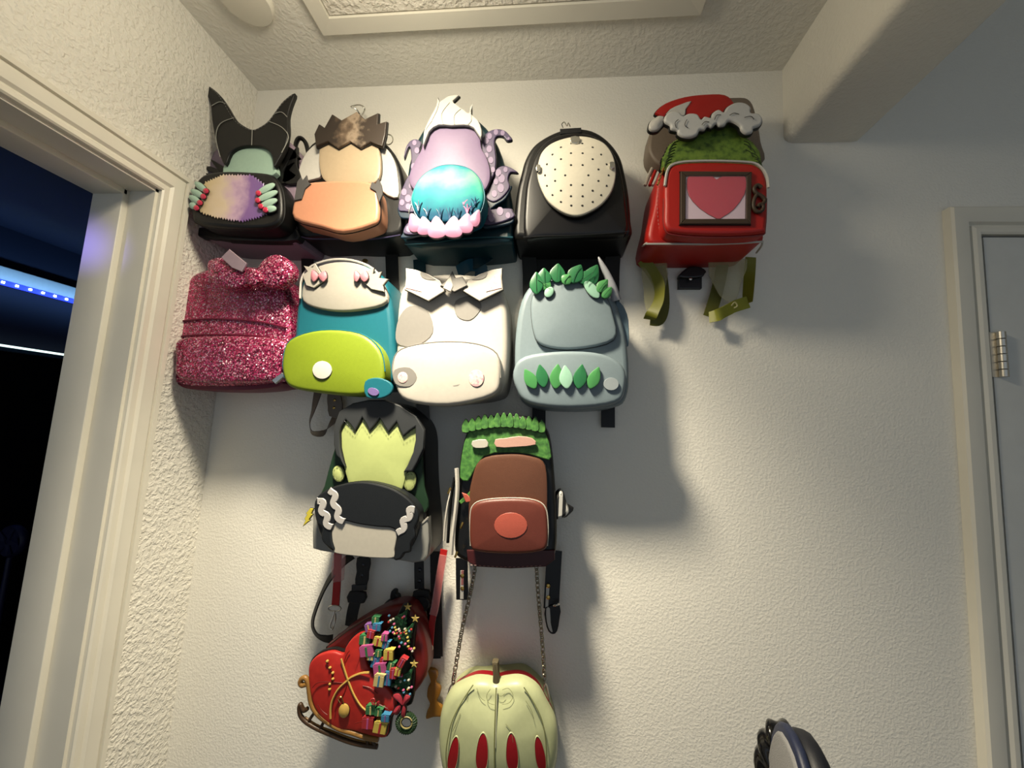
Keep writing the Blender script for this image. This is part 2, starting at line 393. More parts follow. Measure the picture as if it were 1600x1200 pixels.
# --- right door: slab, hinge, casing
d2 = bpy.data.objects.new('door_2', None); COL.objects.link(d2); d2.location = (1.25,0,0); struct(d2)
boxes('door_leaf', [((.893,-.012,.01),(1.70,-.0005,2.084))], DOORM, d2)
ny = Vector((0,-1,0)); e0, e1 = .888, 2.090
boxes('door_gap', [((.884,-.004,0),(.8945,-.0003,2.092)),((.884,-.004,2.082),(1.70,-.0003,2.092))], mat('gap_shadow_paint', '#5d6062', .8), d2)
CP2 = [(0,0),(0,.014),(.004,.017),(.012,.0175),(.018,.015),(.020,.011),(.022,.011),(.026,.018),(.045,.022),(.056,.022),(.060,.018),(.060,0)]
sweep('door_casing', CP2, [((e0,0,0),(-1,0,0),ny),((e0,0,e1),(-1,0,1),ny),((1.706,0,e1),(1,0,1),ny),((1.706,0,0),(1,0,0),ny)], TRIM, d2)
hg = []
for k in range(6):
    z1 = 1.878-k*.0158; hg.append(lathe('hinge_knuckle', [(.0035,z1-.0152),(.0068,z1-.0146),(.0068,z1-.0008),(.0058 if k else .0035,z1)], (.9055,-.0185,0), NICKEL, d2, 'z', 16))
boxes('hinge_leaf', [((.889,-.0135,1.784),(.905,-.0115,1.878))], NICKEL, d2)
# --- the dark room beyond the left doorway
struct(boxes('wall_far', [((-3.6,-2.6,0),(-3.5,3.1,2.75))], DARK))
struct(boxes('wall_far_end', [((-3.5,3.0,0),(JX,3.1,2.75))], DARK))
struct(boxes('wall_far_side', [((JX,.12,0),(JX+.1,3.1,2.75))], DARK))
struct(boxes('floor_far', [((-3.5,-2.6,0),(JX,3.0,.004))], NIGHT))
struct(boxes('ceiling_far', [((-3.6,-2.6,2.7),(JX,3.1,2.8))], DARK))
XF = -3.42
a = UX(0,441,XF); b = UX(150,478,XF); zs = (a.z+b.z)/2
ledge = boxes('wall_ledge', [((-3.5,-2.6,zs+.012),(-3.43,2.98,zs+.10))], mat('pale_ledge_paint','#c7cdd3',.5), None, .006)
tag(ledge, 'pale ledge lit blue from below in the dark room', 'ledge')
led = thing('led_strip', 'blue dotted light strip under the pale ledge through the doorway', 'light strip', (XF,-1.3,zs))
boxes('strip_band', [((XF-.012,-.55,zs-.018),(XF,2.98,zs+.012))], mat('blue_strip', (.02,.04,.9), .5, emit=1.2), led)
bd = None; LM = mat('led_dot', (.55,.75,1), .4, emit=12)
for k in range(54):
    yy = -.50+k*.064
    if bd is None: bd = boxes('led', [((XF,yy-.006,zs-.008),(XF+.006,yy+.006,zs+.004))], LM, led)
    else:
        c = bd.copy(); COL.objects.link(c); c.location.y = k*.064
a = UX(0,541,XF); b = UX(127,557,XF); z2 = (a.z+b.z)/2
tl = tag(boxes('light_tube', [((-3.43,-2.5,z2-.007),(-3.415,2.98,z2+.007))], mat('cool_tube', (.75,1,.95), .4, emit=1.6)), 'thin pale light tube on the dark cabinet through the doorway', 'light tube')
cab = thing('cabinet', 'tall dark cabinet below the pale light tube in the dark room', 'cabinet', (-3.4,-1,0))
boxes('body', [((-3.495,-2.5,0.004),(-3.46,2.98,z2-.03))], mat('cabinet_black','#07080b',.5), cab)
boxes('cabinet_top', [((-3.495,-2.5,z2-.03),(-3.40,2.98,z2-.008))], mat('cabinet_edge','#4c6f8f',.5), cab)
for k in range(9): boxes('door_panel', [((-3.46,-2.48+k*.59,.1),(-3.445,-1.91+k*.59,z2-.05))], mat('cabinet_black','#07080b',.5), cab, .003)
pf = UX(20,845,-2.9)
fan = thing('small_fan', 'small dim violet bladed fan standing in the dark room', 'fan', (pf.x,pf.y,0.004))
FM = mat('dim_violet_plastic','#1c1e40',.5)
lathe('fan_ring', [(.075,0),(.085,.01),(.085,.03),(.075,.04)], (pf.x,pf.y+.02,pf.z), FM, fan)
for k in range(5):
    an = k*1.257; c, s = math.cos(an), math.sin(an)
    mesh('blade', [(pf.x+c*.012-s*.012,pf.y-.022,pf.z+s*.012+c*.012),(pf.x+c*.07-s*.03,pf.y-.03,pf.z+s*.07+c*.03),(pf.x+c*.075+s*.012,pf.y-.024,pf.z+s*.075-c*.012),(pf.x+c*.012+s*.012,pf.y-.026,pf.z+s*.012-c*.012)], [(0,1,2,3)], FM, fan)
lathe('fan_stand', [(.09,.0),(.09,.015),(.015,.03),(.012,pf.z-.09)], (pf.x,pf.y,.004), FM, fan, 'z')
#BAGS
# ================================================================== THE BAGS
def Z(x0, y0, k): return lambda *p: [(x0+k*q[0], y0+k*q[1]) for q in p]
RNG = random.Random(3)
def bag_root(name, label, cat, cx, base, group='bags hung on the wall'):
    return thing(name, label, cat, U(cx, base, .06), group)
def spikes(pts, amp, every=1):
    """turn an outline into a furry / pinked one"""
    P = S(pts, 1); out = []
    for i in range(len(P)):
        a, b = P[i], P[(i+1) % len(P)]; n = max(1, int((b-a).length/(amp*1.3))); t = (b-a); nn = Vector((t.y,-t.x)).normalized() if t.length else Vector((0,0))
        for k in range(n):
            out.append(a+t*(k/n)); out.append(a+t*((k+.5)/n)+nn*amp*RNG.uniform(.6,1.1))
    return [(p.x,p.y) for p in out]
# ---------- 1: horned black bag, top row far left
z = Z(280,100,.26667)
LILAC = leather('lilac_leather','#a893a6'); MINT = leather('mint_leather','#bfe0cc',.4,.05)
b = bag_root('backpack','black and lilac backpack with a tall two pronged black crest by the doorway','backpack',370,392)
slab('body', z((125,1000),(118,800),(170,560),(260,450),(420,420),(580,420),(670,480),(697,620),(700,900),(690,1030),(600,1040),(300,1035)), .105, .103, LILAC, b, .010, 4)
slab('lower_band', z((112,955),(400,975),(600,960),(668,945),(690,1030),(400,1035),(115,1010)), .110, .02, BLACK2, b, .004)
tube('carry_handle', [U(*p) for p in [(465,252,.06),(462,228,.055),(468,216,.055),(478,224,.05),(484,250,.05)]], .0055, BLACK, b, smooth=5)
for p in (((600,690),(640,560),(690,480),(690,590),(720,680),(690,700)), ((540,660),(600,560),(640,480),(705,545),(640,570),(600,640)), ((570,700),(620,600),(690,570),(650,620),(690,650),(640,690))):
    slab('collar_spike', z(*p), .113, .008, BLACK, b, .002, 2, 2)
for p in (((262,650),(200,590),(183,555),(235,585),(268,610)), ((240,660),(175,625),(132,605),(185,597),(245,630)), ((230,690),(170,650),(150,640),(215,640))):
    slab('collar_spike', z(*p), .113, .008, BLACK, b, .002, 2, 2)
slab('mint_panel', z((272,650),(275,560),(300,505),(360,475),(425,468),(490,475),(530,505),(548,560),(548,650)), .128, .014, MINT, b, .003, 2, 4)
crest = slab('crest', z((76,80),(150,112),(222,165),(272,232),(325,318),(380,362),(430,382),(478,362),(520,330),(568,265),(612,210),(676,168),(652,240),(636,310),(638,400),(618,490),(575,570),(552,600),(540,530),(495,488),(425,478),(355,486),(300,520),(268,590),(240,545),(212,450),(190,330),(178,225),(140,150)), .136, .010, BLACK, b, .003, 3, 3)
for p in (((428,384),(425,475)),((240,545),(215,430),(240,350),(320,315)),((190,245),(235,222),(270,232)),((600,520),(640,430),(600,370),(520,335)),((560,290),(600,282),(632,310))):
    line('seam', z(*p), .1372, .0009, THREAD, crest)
stitches(z((90,90),(150,118),(220,172),(268,240),(320,325),(378,370),(430,390),(480,370),(524,338),(572,272),(616,218),(668,178)), .1368, THREAD, crest)
pk = slab('front_pocket', z((72,900),(68,800),(84,710),(140,645),(250,624),(400,626),(520,640),(572,685),(598,760),(602,870),(575,930),(500,958),(350,962),(170,948),(95,928)), .158, .05, BLACK, b, .008, 4, 4)
line('piping', z((72,900),(68,800),(84,710),(140,645),(250,624),(400,626),(520,640),(572,685),(598,760),(602,870),(575,930),(500,958),(350,962),(170,948),(95,928)), .150, .0014, BLACK2, pk, True)
PRINT = ramped('peach_lilac_print', [(.0,'#e9cf9b'),(.3,'#f0d9bd'),(.48,'#d9b6cf'),(.62,'#8b62a6'),(1,'#6a4b93')], 'axis', 22, .3, .4, axis='X')
win = slab('picture_panel', spikes(z((120,860),(150,700),(250,655),(420,655),(480,700),(545,760),(560,850),(470,890),(360,915),(200,890)), 3.2), .1605, .003, PRINT, pk, .0004, 1, 0, 0, .0012)
NAIL = mat('red_enamel','#b52342',.2,coat=.6)
for (x0,y0,x1,y1) in ((95,695,148,738),(72,740,132,772),(62,775,112,808),(62,818,92,838),(548,705,466,752),(562,748,462,795),(562,795,480,830),(560,842,508,852)):
    a0, a1 = z((x0,y0),(x1,y1)); an = math.atan2(a1[1]-a0[1],a1[0]-a0[0]); L = math.hypot(a1[0]-a0[0],a1[1]-a0[1])
    tb = slab('scalloped_tab', circ((a0[0]+a1[0])/2,(a0[1]+a1[1])/2,L*.62,5.2,14,an), .1650, .004, MINT, pk, .0012, 2, 0, .002, .0008)
    disc('red_bead', a1[0]+1.5*math.cos(an), a1[1]+1.5*math.sin(an), 4.2, .1675, .004, NAIL, pk, None, 0, .0018, 14, .0008)
# ---------- 2: spiky brown crest, white sides, peach pocket
HAIR = ramped('brown_streaks', [(.3,'#2c2119'),(.45,'#6d5a48'),(.55,'#a08d78'),(.7,'#3a2d23')], 'axis', 60, .45, axis='X')
PEACH = leather('peach_leather','#dd9a78'); WHITE = leather('white_leather','#dedad2',.4,.06)
b = bag_root('backpack','black backpack with white side panels, peach pocket and jagged brown crest','backpack',550,395)
body = slab('body', z((690,1000),(682,800),(690,640),(730,520),(800,440),(960,395),(1130,410),(1230,480),(1295,600),(1315,780),(1300,985),(1120,1012),(900,1008)), .105, .103, BLACK, b, .010, 4)
line('purple_piping', z((688,1000),(760,1022),(900,1024),(1120,1026),(1296,1000)), .104, .0016, leather('violet_piping','#4c4468'), b)
slab('side_panel', z((695,640),(720,560),(760,500),(820,470),(840,640),(760,680),(690,700)), .111, .008, WHITE, b, .002)
slab('side_panel', z((1150,460),(1220,500),(1262,570),(1280,660),(1280,780),(1190,745),(1160,640)), .111, .008, WHITE, b, .002)
slab('upper_panel', z((820,600),(830,470),(920,420),(1090,420),(1160,470),(1180,600),(1150,690),(1000,720),(860,690)), .120, .014, leather('cream_leather','#c9b394'), b, .003, 2, 3, .004, .0012)
slab('crest', z((800,480),(790,410),(818,350),(850,372),(895,292),(950,328),(1040,277),(1085,322),(1165,285),(1162,350),(1214,334),(1207,410),(1190,480),(1120,455),(1060,490),(1000,450),(930,492),(870,452)), .130, .010, HAIR, b, .002, 2, 0, 0, .0014)
pk = slab('front_pocket', z((668,905),(668,800),(700,720),(760,690),(900,680),(1060,680),(1140,700),(1165,760),(1168,900),(1120,945),(960,985),(830,955)), .150, .045, PEACH, b, .007, 4, 3)
line('piping', z((668,905),(668,800),(700,720),(760,690),(900,680),(1060,680),(1140,700),(1165,760),(1168,900),(1120,945),(960,985),(830,955)), .142, .0016, BLACK, pk, True)
for sd in (((672,800),(690,690),(712,660),(722,680),(745,650),(752,690),(770,700),(735,730),(715,790)), ((1170,810),(1150,745),(1115,725),(1128,690),(1150,700),(1165,665),(1185,710),(1192,760))):
    slab('jagged_trim', z(*sd), .1535, .004, mat('charcoal_felt','#3d3b3b',.8), pk, .0008, 1, 0)
tube('hanging_loop', [U(*p) for p in [(562,178,.02),(556,170,.03),(548,167,.035),(562,164,.035),(570,170,.03),(566,180,.02)]], .0018, SILVER, b, smooth=4)
tube('strap_ring', [U(607+7*math.cos(a), 218+8*math.sin(a), .06) for a in [k*math.pi/6 for k in range(12)]], .0016, SILVER, b, True)
for x in (480,612): ribbon('shoulder_strap', [(x,398,.012),(x+1,425,.014),(x+2,470,.010)], .032, STRAPB, b)
slab('strap_emblem', circ(570,407,4.5,3.2,12), .020, .003, GOLD, b, .0008, 1, 0)
# ---------- 3: lilac panel, white flame crest, round teal pocket
z = Z(600,130,.25)
TEAL = leather('dark_teal_leather','#123842',.35); LIL2 = leather('lilac_vinyl','#8f7a9c',.5,.05); SPOTP = leather('plum_leather','#54476a',.4); NAVY = leather('navy_teal_leather','#20374c',.35); DOT = leather('pale_lilac_dots','#9a87a8',.5,.03)
b = bag_root('backpack','dark teal backpack with white flame crest, dotted curling tabs and round glossy teal pocket','backpack',712,412)
slab('body', z((130,1000),(128,800),(150,500),(240,280),(380,170),(540,190),(680,320),(760,520),(800,760),(806,960),(760,1000),(480,1020)), .105, .103, TEAL, b, .012, 4)
line('piping', z((132,1008),(300,1000),(480,975),(640,965),(806,965)), .1065, .0016, leather('teal_piping','#1d5260'), b)
def tentacle(pts, dots, d):
    t = slab('curled_tab', z(*pts), d, .007, SPOTP, b, .002, 2, 4, 0, .001)
    for (x,y,r) in dots: 
        (cx,cy), = z((x,y)); disc('dot', cx, cy, r*.25, d+.0008, .001, DOT, t, r*.32, 0, 0, 10)
def under(pts, d): slab('tab_lining', z(*pts), d, .006, NAVY, b, .002, 2, 4)
under(((640,770),(660,700),(760,660),(800,640),(760,720),(700,760),(660,790)), .124); under(((620,900),(640,850),(780,850),(812,830),(800,870),(700,895)), .120)
under(((85,770),(130,800),(200,790),(190,840),(130,845),(95,830)), .124); under(((105,965),(130,930),(220,920),(260,940),(180,960)), .120)
tentacle(((170,640),(165,560),(170,480),(165,410),(150,400),(125,468),(132,410),(160,362),(200,348),(232,372),(220,420),(240,500),(240,600)), ((190,372,14),(205,420,16),(185,520,18),(195,590,16)), .130)
tentacle(((90,790),(95,720),(120,640),(160,570),(210,600),(210,720),(190,800),(130,800)), ((125,680,18),(150,720,20),(112,745,16),(170,640,16),(150,770,16)), .127)
tentacle(((120,930),(140,880),(190,850),(250,880),(230,930),(160,945)), ((155,910,18),(200,890,14),(215,920,12)), .124)
tentacle(((610,620),(600,480),(608,400),(630,320),(690,286),(750,292),(785,325),(800,350),(770,356),(745,330),(705,330),(690,370),(700,470),(690,560),(650,620)), ((660,330,16),(700,305,15),(742,310,14),(640,360,16),(658,410,18),(668,480,17),(640,450,14),(680,540,15),(778,345,8)), .130)
tentacle(((635,700),(690,600),(700,540),(740,515),(790,525),(836,556),(790,556),(775,600),(785,650),(740,710),(680,740)), ((715,560,20),(735,595,22),(730,655,22),(690,690,18),(700,615,16),(760,540,14)), .127)
tentacle(((600,860),(640,795),(780,780),(805,800),(810,835),(720,870),(640,880)), ((650,800,20),(725,800,22),(672,838,22),(775,825,16)), .124)
hp = slab('lilac_panel', z((168,640),(158,570),(190,490),(232,410),(250,320),(280,250),(420,215),(560,240),(595,300),(608,400),(640,460),(662,540),(655,620),(600,680),(420,690),(240,690)), .138, .012, LIL2, b, .003, 2, 4, .006, .0012)
cr = slab('flame_crest', z((245,390),(248,300),(285,215),(325,140),(335,82),(348,112),(400,78),(468,72),(430,108),(450,130),(500,165),(530,185),(548,126),(545,190),(585,225),(610,290),(604,340),(560,275),(500,258),(420,262),(340,258),(280,300)), .150, .010, leather('pearl_white_leather','#d8d6cf',.3,.04), b, .0025, 2, 2, 0, .0008)
for p in (((300,230),(330,170),(345,115)),((370,255),(360,190),(410,120)),((440,258),(440,200),(480,160)),((520,262),(545,235),(545,195)),((270,330),(262,290),(300,235))): line('seam', z(*p), .1508, .0005, THREAD, cr)
SEA = ramped('sea_print', [(.12,'#0c4a66'),(.35,'#0f7480'),(.55,'#2f9488'),(.75,'#74b394'),(.95,'#277f8c')], 'axis', 26, .6, 0, axis='Z'); SEA.node_tree.nodes['Principled BSDF'].inputs['Specular IOR Level'].default_value = .15
pko = ((168,745),(180,660),(235,570),(330,512),(430,500),(530,525),(598,595),(625,690),(608,780),(560,840),(400,870),(230,850))
pk = slab('round_pocket', z(*pko), .178, .05, SEA, b, .008, 4, 4, .007)
line('piping', z(*pko), .172, .0014, leather('blue_piping','#1e6f86'), pk, True)
CORAL = mat('dark_coral_print','#16344e',.25,coat=.8); PCORAL = mat('pink_coral_print','#b0627f',.25,coat=.8)
for (x,y,h,m) in ((270,830,60,CORAL),(350,850,80,CORAL),(410,860,105,CORAL),(460,850,70,CORAL),(520,815,60,PCORAL),(545,800,55,CORAL),(498,760,40,PCORAL),(570,760,50,CORAL),(215,800,70,CORAL)):
    for k in (-1,0,1): line('coral_branch', z((x,y),(x+k*10,y-h*.5),(x+k*24,y-h*(1-.2*abs(k)))), .1816, lambda t: .0016*(1-.6*t), m, pk, False, 3)
PET = leather('pink_petal_leather','#a8708f',.45,.05)
for i,(x,y,w,h,rot) in enumerate(((195,885,46,80,-.35),(255,905,52,78,-.18),(565,855,36,74,.38),(505,890,54,84,.22),(430,915,62,90,.08),(330,918,60,92,-.06))):
    c, s = math.cos(rot), math.sin(rot); P = [(-.8,.4),(-1,0),(-.7,-.45),(0,-1),(.7,-.45),(1,0),(.8,.4),(0,.55)]
    slab('petal', z(*[(x+a*w*c-q*h*s, y+a*w*s+q*h*c) for a,q in P]), .186+.0006*i, .006, PET, pk, .002, 2, 3, .003, .0006)
ribbon('shoulder_strap', [(722,402,.02),(735,412,.04),(752,405,.05),(765,398,.03)], .03, TEAL, b)
ribbon('shoulder_strap', [(715,425,.03),(735,414,.045),(752,420,.03),(748,445,.02)], .03, leather('blue_teal_strap','#1f5a72',.3), b)
ribbon('shoulder_strap', [(655,405,.012),(657,440,.012)], .03, TEAL, b)
tube('zip_pull', [U(*p) for p in ((643,318,.16),(640,326,.165),(639,334,.163))], .0016, SILVER, b)
# ---------- 4: black leather bag with cream oval
b = bag_root('backpack','plain black leather backpack with a cream oval front panel dotted with holes','backpack',897,402)
bo = ((815,950),(812,850),(828,680),(855,560),(880,470),(930,385),(1010,325),(1100,285),(1180,270),(1300,284),(1400,345),(1475,440),(1510,560),(1535,700),(1546,850),(1545,945),(1400,965),(1000,970),(860,968))
slab('body', z(*bo), .112, .110, BLACK, b, .012, 5, 4)
line('zip_line', z(*bo[1:16]), .092, .0016, BLACK2, b)
pad = slab('front_panel', z((880,955),(880,700),(905,560),(950,430),(1030,345),(1140,305),(1280,310),(1390,370),(1462,470),(1495,600),(1515,760),(1520,925),(1400,945),(1000,960)), .130, .02, leather('smooth_black_leather','#151416',.32,.05), b, .009, 5, 4, .006)
line('seam', z((870,962),(1000,955),(1200,950),(1400,938),(1530,925)), .1285, .0010, BLACK2, b)
mo = ((958,570),(965,490),(990,425),(1050,372),(1150,337),(1260,330),(1370,368),(1432,450),(1450,560),(1425,670),(1360,755),(1265,812),(1190,826),(1110,800),(1030,738),(982,655))
CREAM = leather('cream_vinyl','#fbf3de',.6,.05)
mk = slab('cream_oval', z(*mo), .146, .008, CREAM, b, .003, 3, 4, .012, .0018)
HOLE = mat('hole_black','#0d0d0d',.8)
def mdome(x, y):
    (px, py), = z((x,y)); return px, py
cxm, cym = 1205, 575
for ring, n in ((.30,6),(.58,12),(.82,18)):
    for k in range(n):
        a = 2*math.pi*(k+.5*(n == 12))/n; x = cxm+math.cos(a)*240*ring; y = cym+math.sin(a)*240*ring*(1.02 if a > math.pi else .97)
        px, py = mdome(x, y); disc('hole', px, py, 2.0, hit(mk,px,py)+.0003, .004, HOLE, mk, 1.7, 0, 0, 10)
for (x,y,w,h) in ((1195,352,26,20),(965,528,12,18),(1425,510,14,18)):
    px, py = mdome(x, y); t = slab('strap_tab', [(px-w*.25,py-h*.25),(px+w*.25,py-h*.25),(px+w*.25,py+h*.25),(px-w*.25,py+h*.25)], .1535, .006, SILVER, mk, .0012, 2, 2)
slab('label_patch', z((1100,284),(1232,276),(1236,308),(1102,318)), .1145, .003, BLACK2, b, .0008, 1, 0)
tube('hanging_loop', [U(*p) for p in ((880,200,.03),(878,194,.035),(882,191,.04),(886,197,.04),(888,192,.04),(891,198,.03))], .0012, SILVER, b, smooth=4)
tube('zip_pull', [U(*p) for p in ((819,298,.10),(816,310,.108),(812,326,.106))], .0018, SILVER, b)
for x0, x1 in ((826,828),(958,956)): ribbon('shoulder_strap', [(x0,398,.02),(x1,430,.016),(x1,480,.012)], .034, STRAPB, b)
slab('back_pad', [(838,400),(950,400),(950,470),(838,470)], .008, .006, STRAPB, b, .001, 1, 0)
# ---------- 5: red bag with red and white hat
z = Z(960,120,1/3)
RED = leather('red_leather','#c5241c',.42); OLIVE = leather('olive_webbing','#8a8b26',.4,.2); GREEN = ramped('green_fur', [(.3,'#3f5a1a'),(.5,'#6c8c2c'),(.7,'#7d9a35')], 'noise', 90, .7); BROWN = leather('brown_leather','#4b3a2b',.5)
b = bag_root('backpack','red backpack with a red and white hat top and a framed pink heart window','backpack',1092,412)
bo = ((160,770),(185,600),(208,460),(240,420),(300,400),(420,392),(600,394),(690,420),(716,500),(706,700),(692,770),(560,782),(300,786))
slab('body', z(*bo), .118, .116, RED, b, .010, 4, 4)
line('piping', z((150,785),(300,785),(420,786),(560,782),(695,774)), .1195, .0022, WHITE, b)
tube('piping', [U(*p) for p in ((1010,380,.12),(1006,383,.09),(1003,386,.05),(1001,390,.01))], .0022, WHITE, b, smooth=3)
tube('piping', [U(*p) for p in ((1191,378,.12),(1190,384,.08),(1182,395,.04))], .0022, WHITE, b, smooth=3)
slab('back_flap', z((172,370),(162,300),(195,200),(320,115),(560,92),(640,108),(672,200),(690,300),(692,400),(430,420),(240,420)), .075, .05, leather('taupe_leather','#8a7b6c',.5), b, .006, 3, 4)
gp = slab('green_panel', spikes(z((225,430),(232,380),(262,320),(310,285),(340,230),(450,200),(570,210),(600,270),(650,310),(680,350),(690,430),(450,440)), 2.4), .136, .014, GREEN, b, .002, 2, 0, 0, .0010)
for k in range(16):
    sd = -1 if k < 8 else 1; y = 300+(k % 8)*14; x = 455+sd*(150+(k % 8)*7+RNG.uniform(-12,12))
    line('fur_stroke', z((x,y),(x+sd*22,y+10),(x+sd*34,y+30)), .1368, .0007, mat('dark_green_ink','#22330f',.6), gp)
slab('hat_crown', z((200,172),(195,160),(240,122),(330,92),(430,80),(518,82),(560,118),(570,170),(520,215),(400,215),(330,190),(300,150),(250,172),(236,186)), .150, .010, RED, b, .003, 2, 3, .003, .0016)
slab('hat_fold', z((238,186),(262,150),(310,128),(362,112),(335,150),(330,180),(280,190)), .1545, .005, WHITE, b, .0015, 2, 2, 0, .0012)
fur = ((236,205),(240,178),(268,160),(305,162),(322,180),(352,168),(390,172),(408,196),(425,182),(455,188),(462,166),(490,150),(515,162),(530,138),(568,118),(610,118),(640,138),(642,165),(675,168),(696,192),(688,222),(655,236),(650,256),(620,262),(598,246),(590,226),(560,206),(535,204),(520,222),(495,226),(480,214),(458,232),(440,226),(425,244),(402,246),(390,268),(360,280),(322,276),(300,262),(296,248),(268,240),(262,222))
fb = slab('fur_band', z(*fur), .162, .012, leather('soft_white_vinyl','#e4e3df',.45,.05), b, .004, 3, 4, 0, .0018)
for p in (((300,200),(285,215),(290,240)),((340,200),(330,225),(345,240)),((470,200),(480,180),(500,178)),((540,180),(560,170),(585,175)),((610,190),(640,185),(655,200)),((410,225),(425,210),(445,212))): line('fold_line', z(*p), .1642, .0006, INK, fb)
slab('pompom', z((163,236),(168,208),(190,190),(210,178),(236,184),(240,205),(228,222),(205,245),(178,248)), .156, .012, WHITE, b, .004, 3, 4, .003, .0016)
po = ((240,700),(236,600),(236,500),(252,430),(300,402),(420,394),(600,398),(672,412),(712,460),(722,530),(716,700),(690,730),(500,740),(300,730))
pk = slab('front_pocket', z(*po), .158, .045, RED, b, .008, 4, 4)
line('piping', z((236,512),(252,432),(300,402),(420,394),(600,398),(672,412),(712,460),(722,520)), .158, .0026, WHITE, pk)
line('lower_seam', z((236,560),(240,700),(300,734),(500,744),(690,734),(716,700),(722,560)), .150, .0018, leather('dark_red_piping','#8f1d17'), pk)
stitches(z((206,470),(200,560),(204,660),(212,730)), .1190, leather('pale_red_thread','#d98a80'), b)
fo = z((312,441),(645,444),(641,688),(311,688)); fi = z((336,462),(622,462),(620,664),(334,665))
for i in range(4): j = (i+1) % 4; slab('frame_bar', [fo[i],fo[j],fi[j],fi[i]], .1640, .006, BROWN, pk, .0015, 2, 0, 0, .0010)
wn = slab('window_panel', z((334,460),(624,460),(622,667),(332,667)), .1600, .002, mat('pale_lilac_card','#cbb9c6',.5), pk, .0003, 1, 0)
slab('heart', z((480,664),(400,615),(350,555),(340,500),(352,462),(400,458),(455,462),(480,482),(510,462),(560,458),(606,462),(618,490),(610,550),(560,620),(510,655)), .1612, .0012, mat('pink_heart_print','#b02440',.35), pk, .0004, 1, 2, 0, .0008)
slab('clear_window', z((334,460),(624,460),(622,667),(332,667)), .1630, .0006, mat('clear_vinyl','#ffd8dd',.06,0,.6,45,alpha=.05), pk, .0002, 1, 0)
line('scroll_trim', z((690,520),(670,508),(655,525),(664,545),(690,560),(706,580),(690,600)), .1625, .0036, BROWN, pk, False, 5, 8)
line('scroll_trim', z((672,545),(655,575),(652,610),(668,632),(690,628),(698,608),(682,598),(672,612)), .1625, .0036, BROWN, pk, False, 5, 8)
for k in range(4): tube('zip_pull', [U(1037-k*2.2,262+k*7,.150), U(1034-k*2.2,268+k*7,.150)], .0020, GOLD, b)
for dx, m in ((0,leather('cream_strap','#d8cfc0')),(7,RED),(12,WHITE)):
    tube('side_strap', [U(*p) for p in ((1026+dx*.7,250,.05),(1016+dx,270,.05),(1008+dx,290,.055))], .0038, m, b, smooth=4)
# white tuft printed on the left side
ta, tb_ = U(1011,385,.118), U(1028,300,.118)
sx = lambda zz: ta.x+(tb_.x-ta.x)*(zz-ta.z)/(tb_.z-ta.z)
xs = (ta.x*.65+tb_.x*.35)
q = [UX(*p, xs) for p in z((112,776),(104,752),(112,738),(116,716),(128,706),(134,690),(148,686),(160,704),(156,728),(148,748),(138,772),(124,780))]
mesh('side_tuft', [(sx(v.z)-.0022,v.y,v.z) for v in q]+[(sx(v.z)+.004,v.y,v.z) for v in q], [tuple(range(12)),tuple(range(12,24))]+[(i,(i+1)%12,12+(i+1)%12,12+i) for i in range(12)], WHITE, b)
# olive straps
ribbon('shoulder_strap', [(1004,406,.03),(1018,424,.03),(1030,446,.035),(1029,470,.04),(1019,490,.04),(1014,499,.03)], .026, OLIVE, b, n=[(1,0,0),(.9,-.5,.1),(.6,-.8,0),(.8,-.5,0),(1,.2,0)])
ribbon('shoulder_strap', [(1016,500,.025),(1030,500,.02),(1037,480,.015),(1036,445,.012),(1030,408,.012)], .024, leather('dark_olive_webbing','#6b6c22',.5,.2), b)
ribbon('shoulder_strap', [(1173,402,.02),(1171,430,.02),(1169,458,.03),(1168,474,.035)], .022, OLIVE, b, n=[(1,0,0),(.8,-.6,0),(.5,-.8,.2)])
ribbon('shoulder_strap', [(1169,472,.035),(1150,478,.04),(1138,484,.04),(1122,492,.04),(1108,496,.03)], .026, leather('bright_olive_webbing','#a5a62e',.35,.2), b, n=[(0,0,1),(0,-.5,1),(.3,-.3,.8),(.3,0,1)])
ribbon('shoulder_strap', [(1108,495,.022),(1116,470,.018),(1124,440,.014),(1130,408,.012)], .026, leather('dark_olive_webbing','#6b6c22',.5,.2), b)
OWRAP = mat('olive_tinted_wrap','#b9b58a',.15,0,.6,50,alpha=.35)
slab('plastic_wrap', [(1107,408),(1168,405),(1158,440),(1150,470),(1132,468),(1118,450)], .030, .002, OWRAP, b, .0004, 1, 2)
slab('plastic_wrap', [(1004,412),(1042,410),(1040,450),(1030,480),(1010,484),(1006,450)], .028, .002, OWRAP, b, .0004, 1, 2)
tube('plastic_tie', [U(*p) for p in ((1143,478,.046),(1148,472,.05),(1152,478,.05),(1147,481,.05))], .0016, leather('pale_tie','#d9d39a'), b, smooth=3)
# black wall hook under it
hk = thing('wall_hook','small black screwed wall hook below the red bag','hook',U(1079,450,0))
slab('plate', [(1061,450),(1061,431),(1097,431),(1097,450)], .012, .012, mat('black_plastic','#0b0b0c',.35), hk, .0012, 2, 0)
slab('hook_arm', [(1061,432),(1066,424),(1076,417),(1086,415.5),(1096,417),(1104,423),(1102,427),(1097,432),(1080,434)], .022, .016, mat('black_plastic','#0b0b0c',.35), hk, .003, 2, 2)
lathe('screw', [(.0035,0),(.0035,.001),(.002,.0022)], U(1079,436,.022), SILVER, hk, n=12)
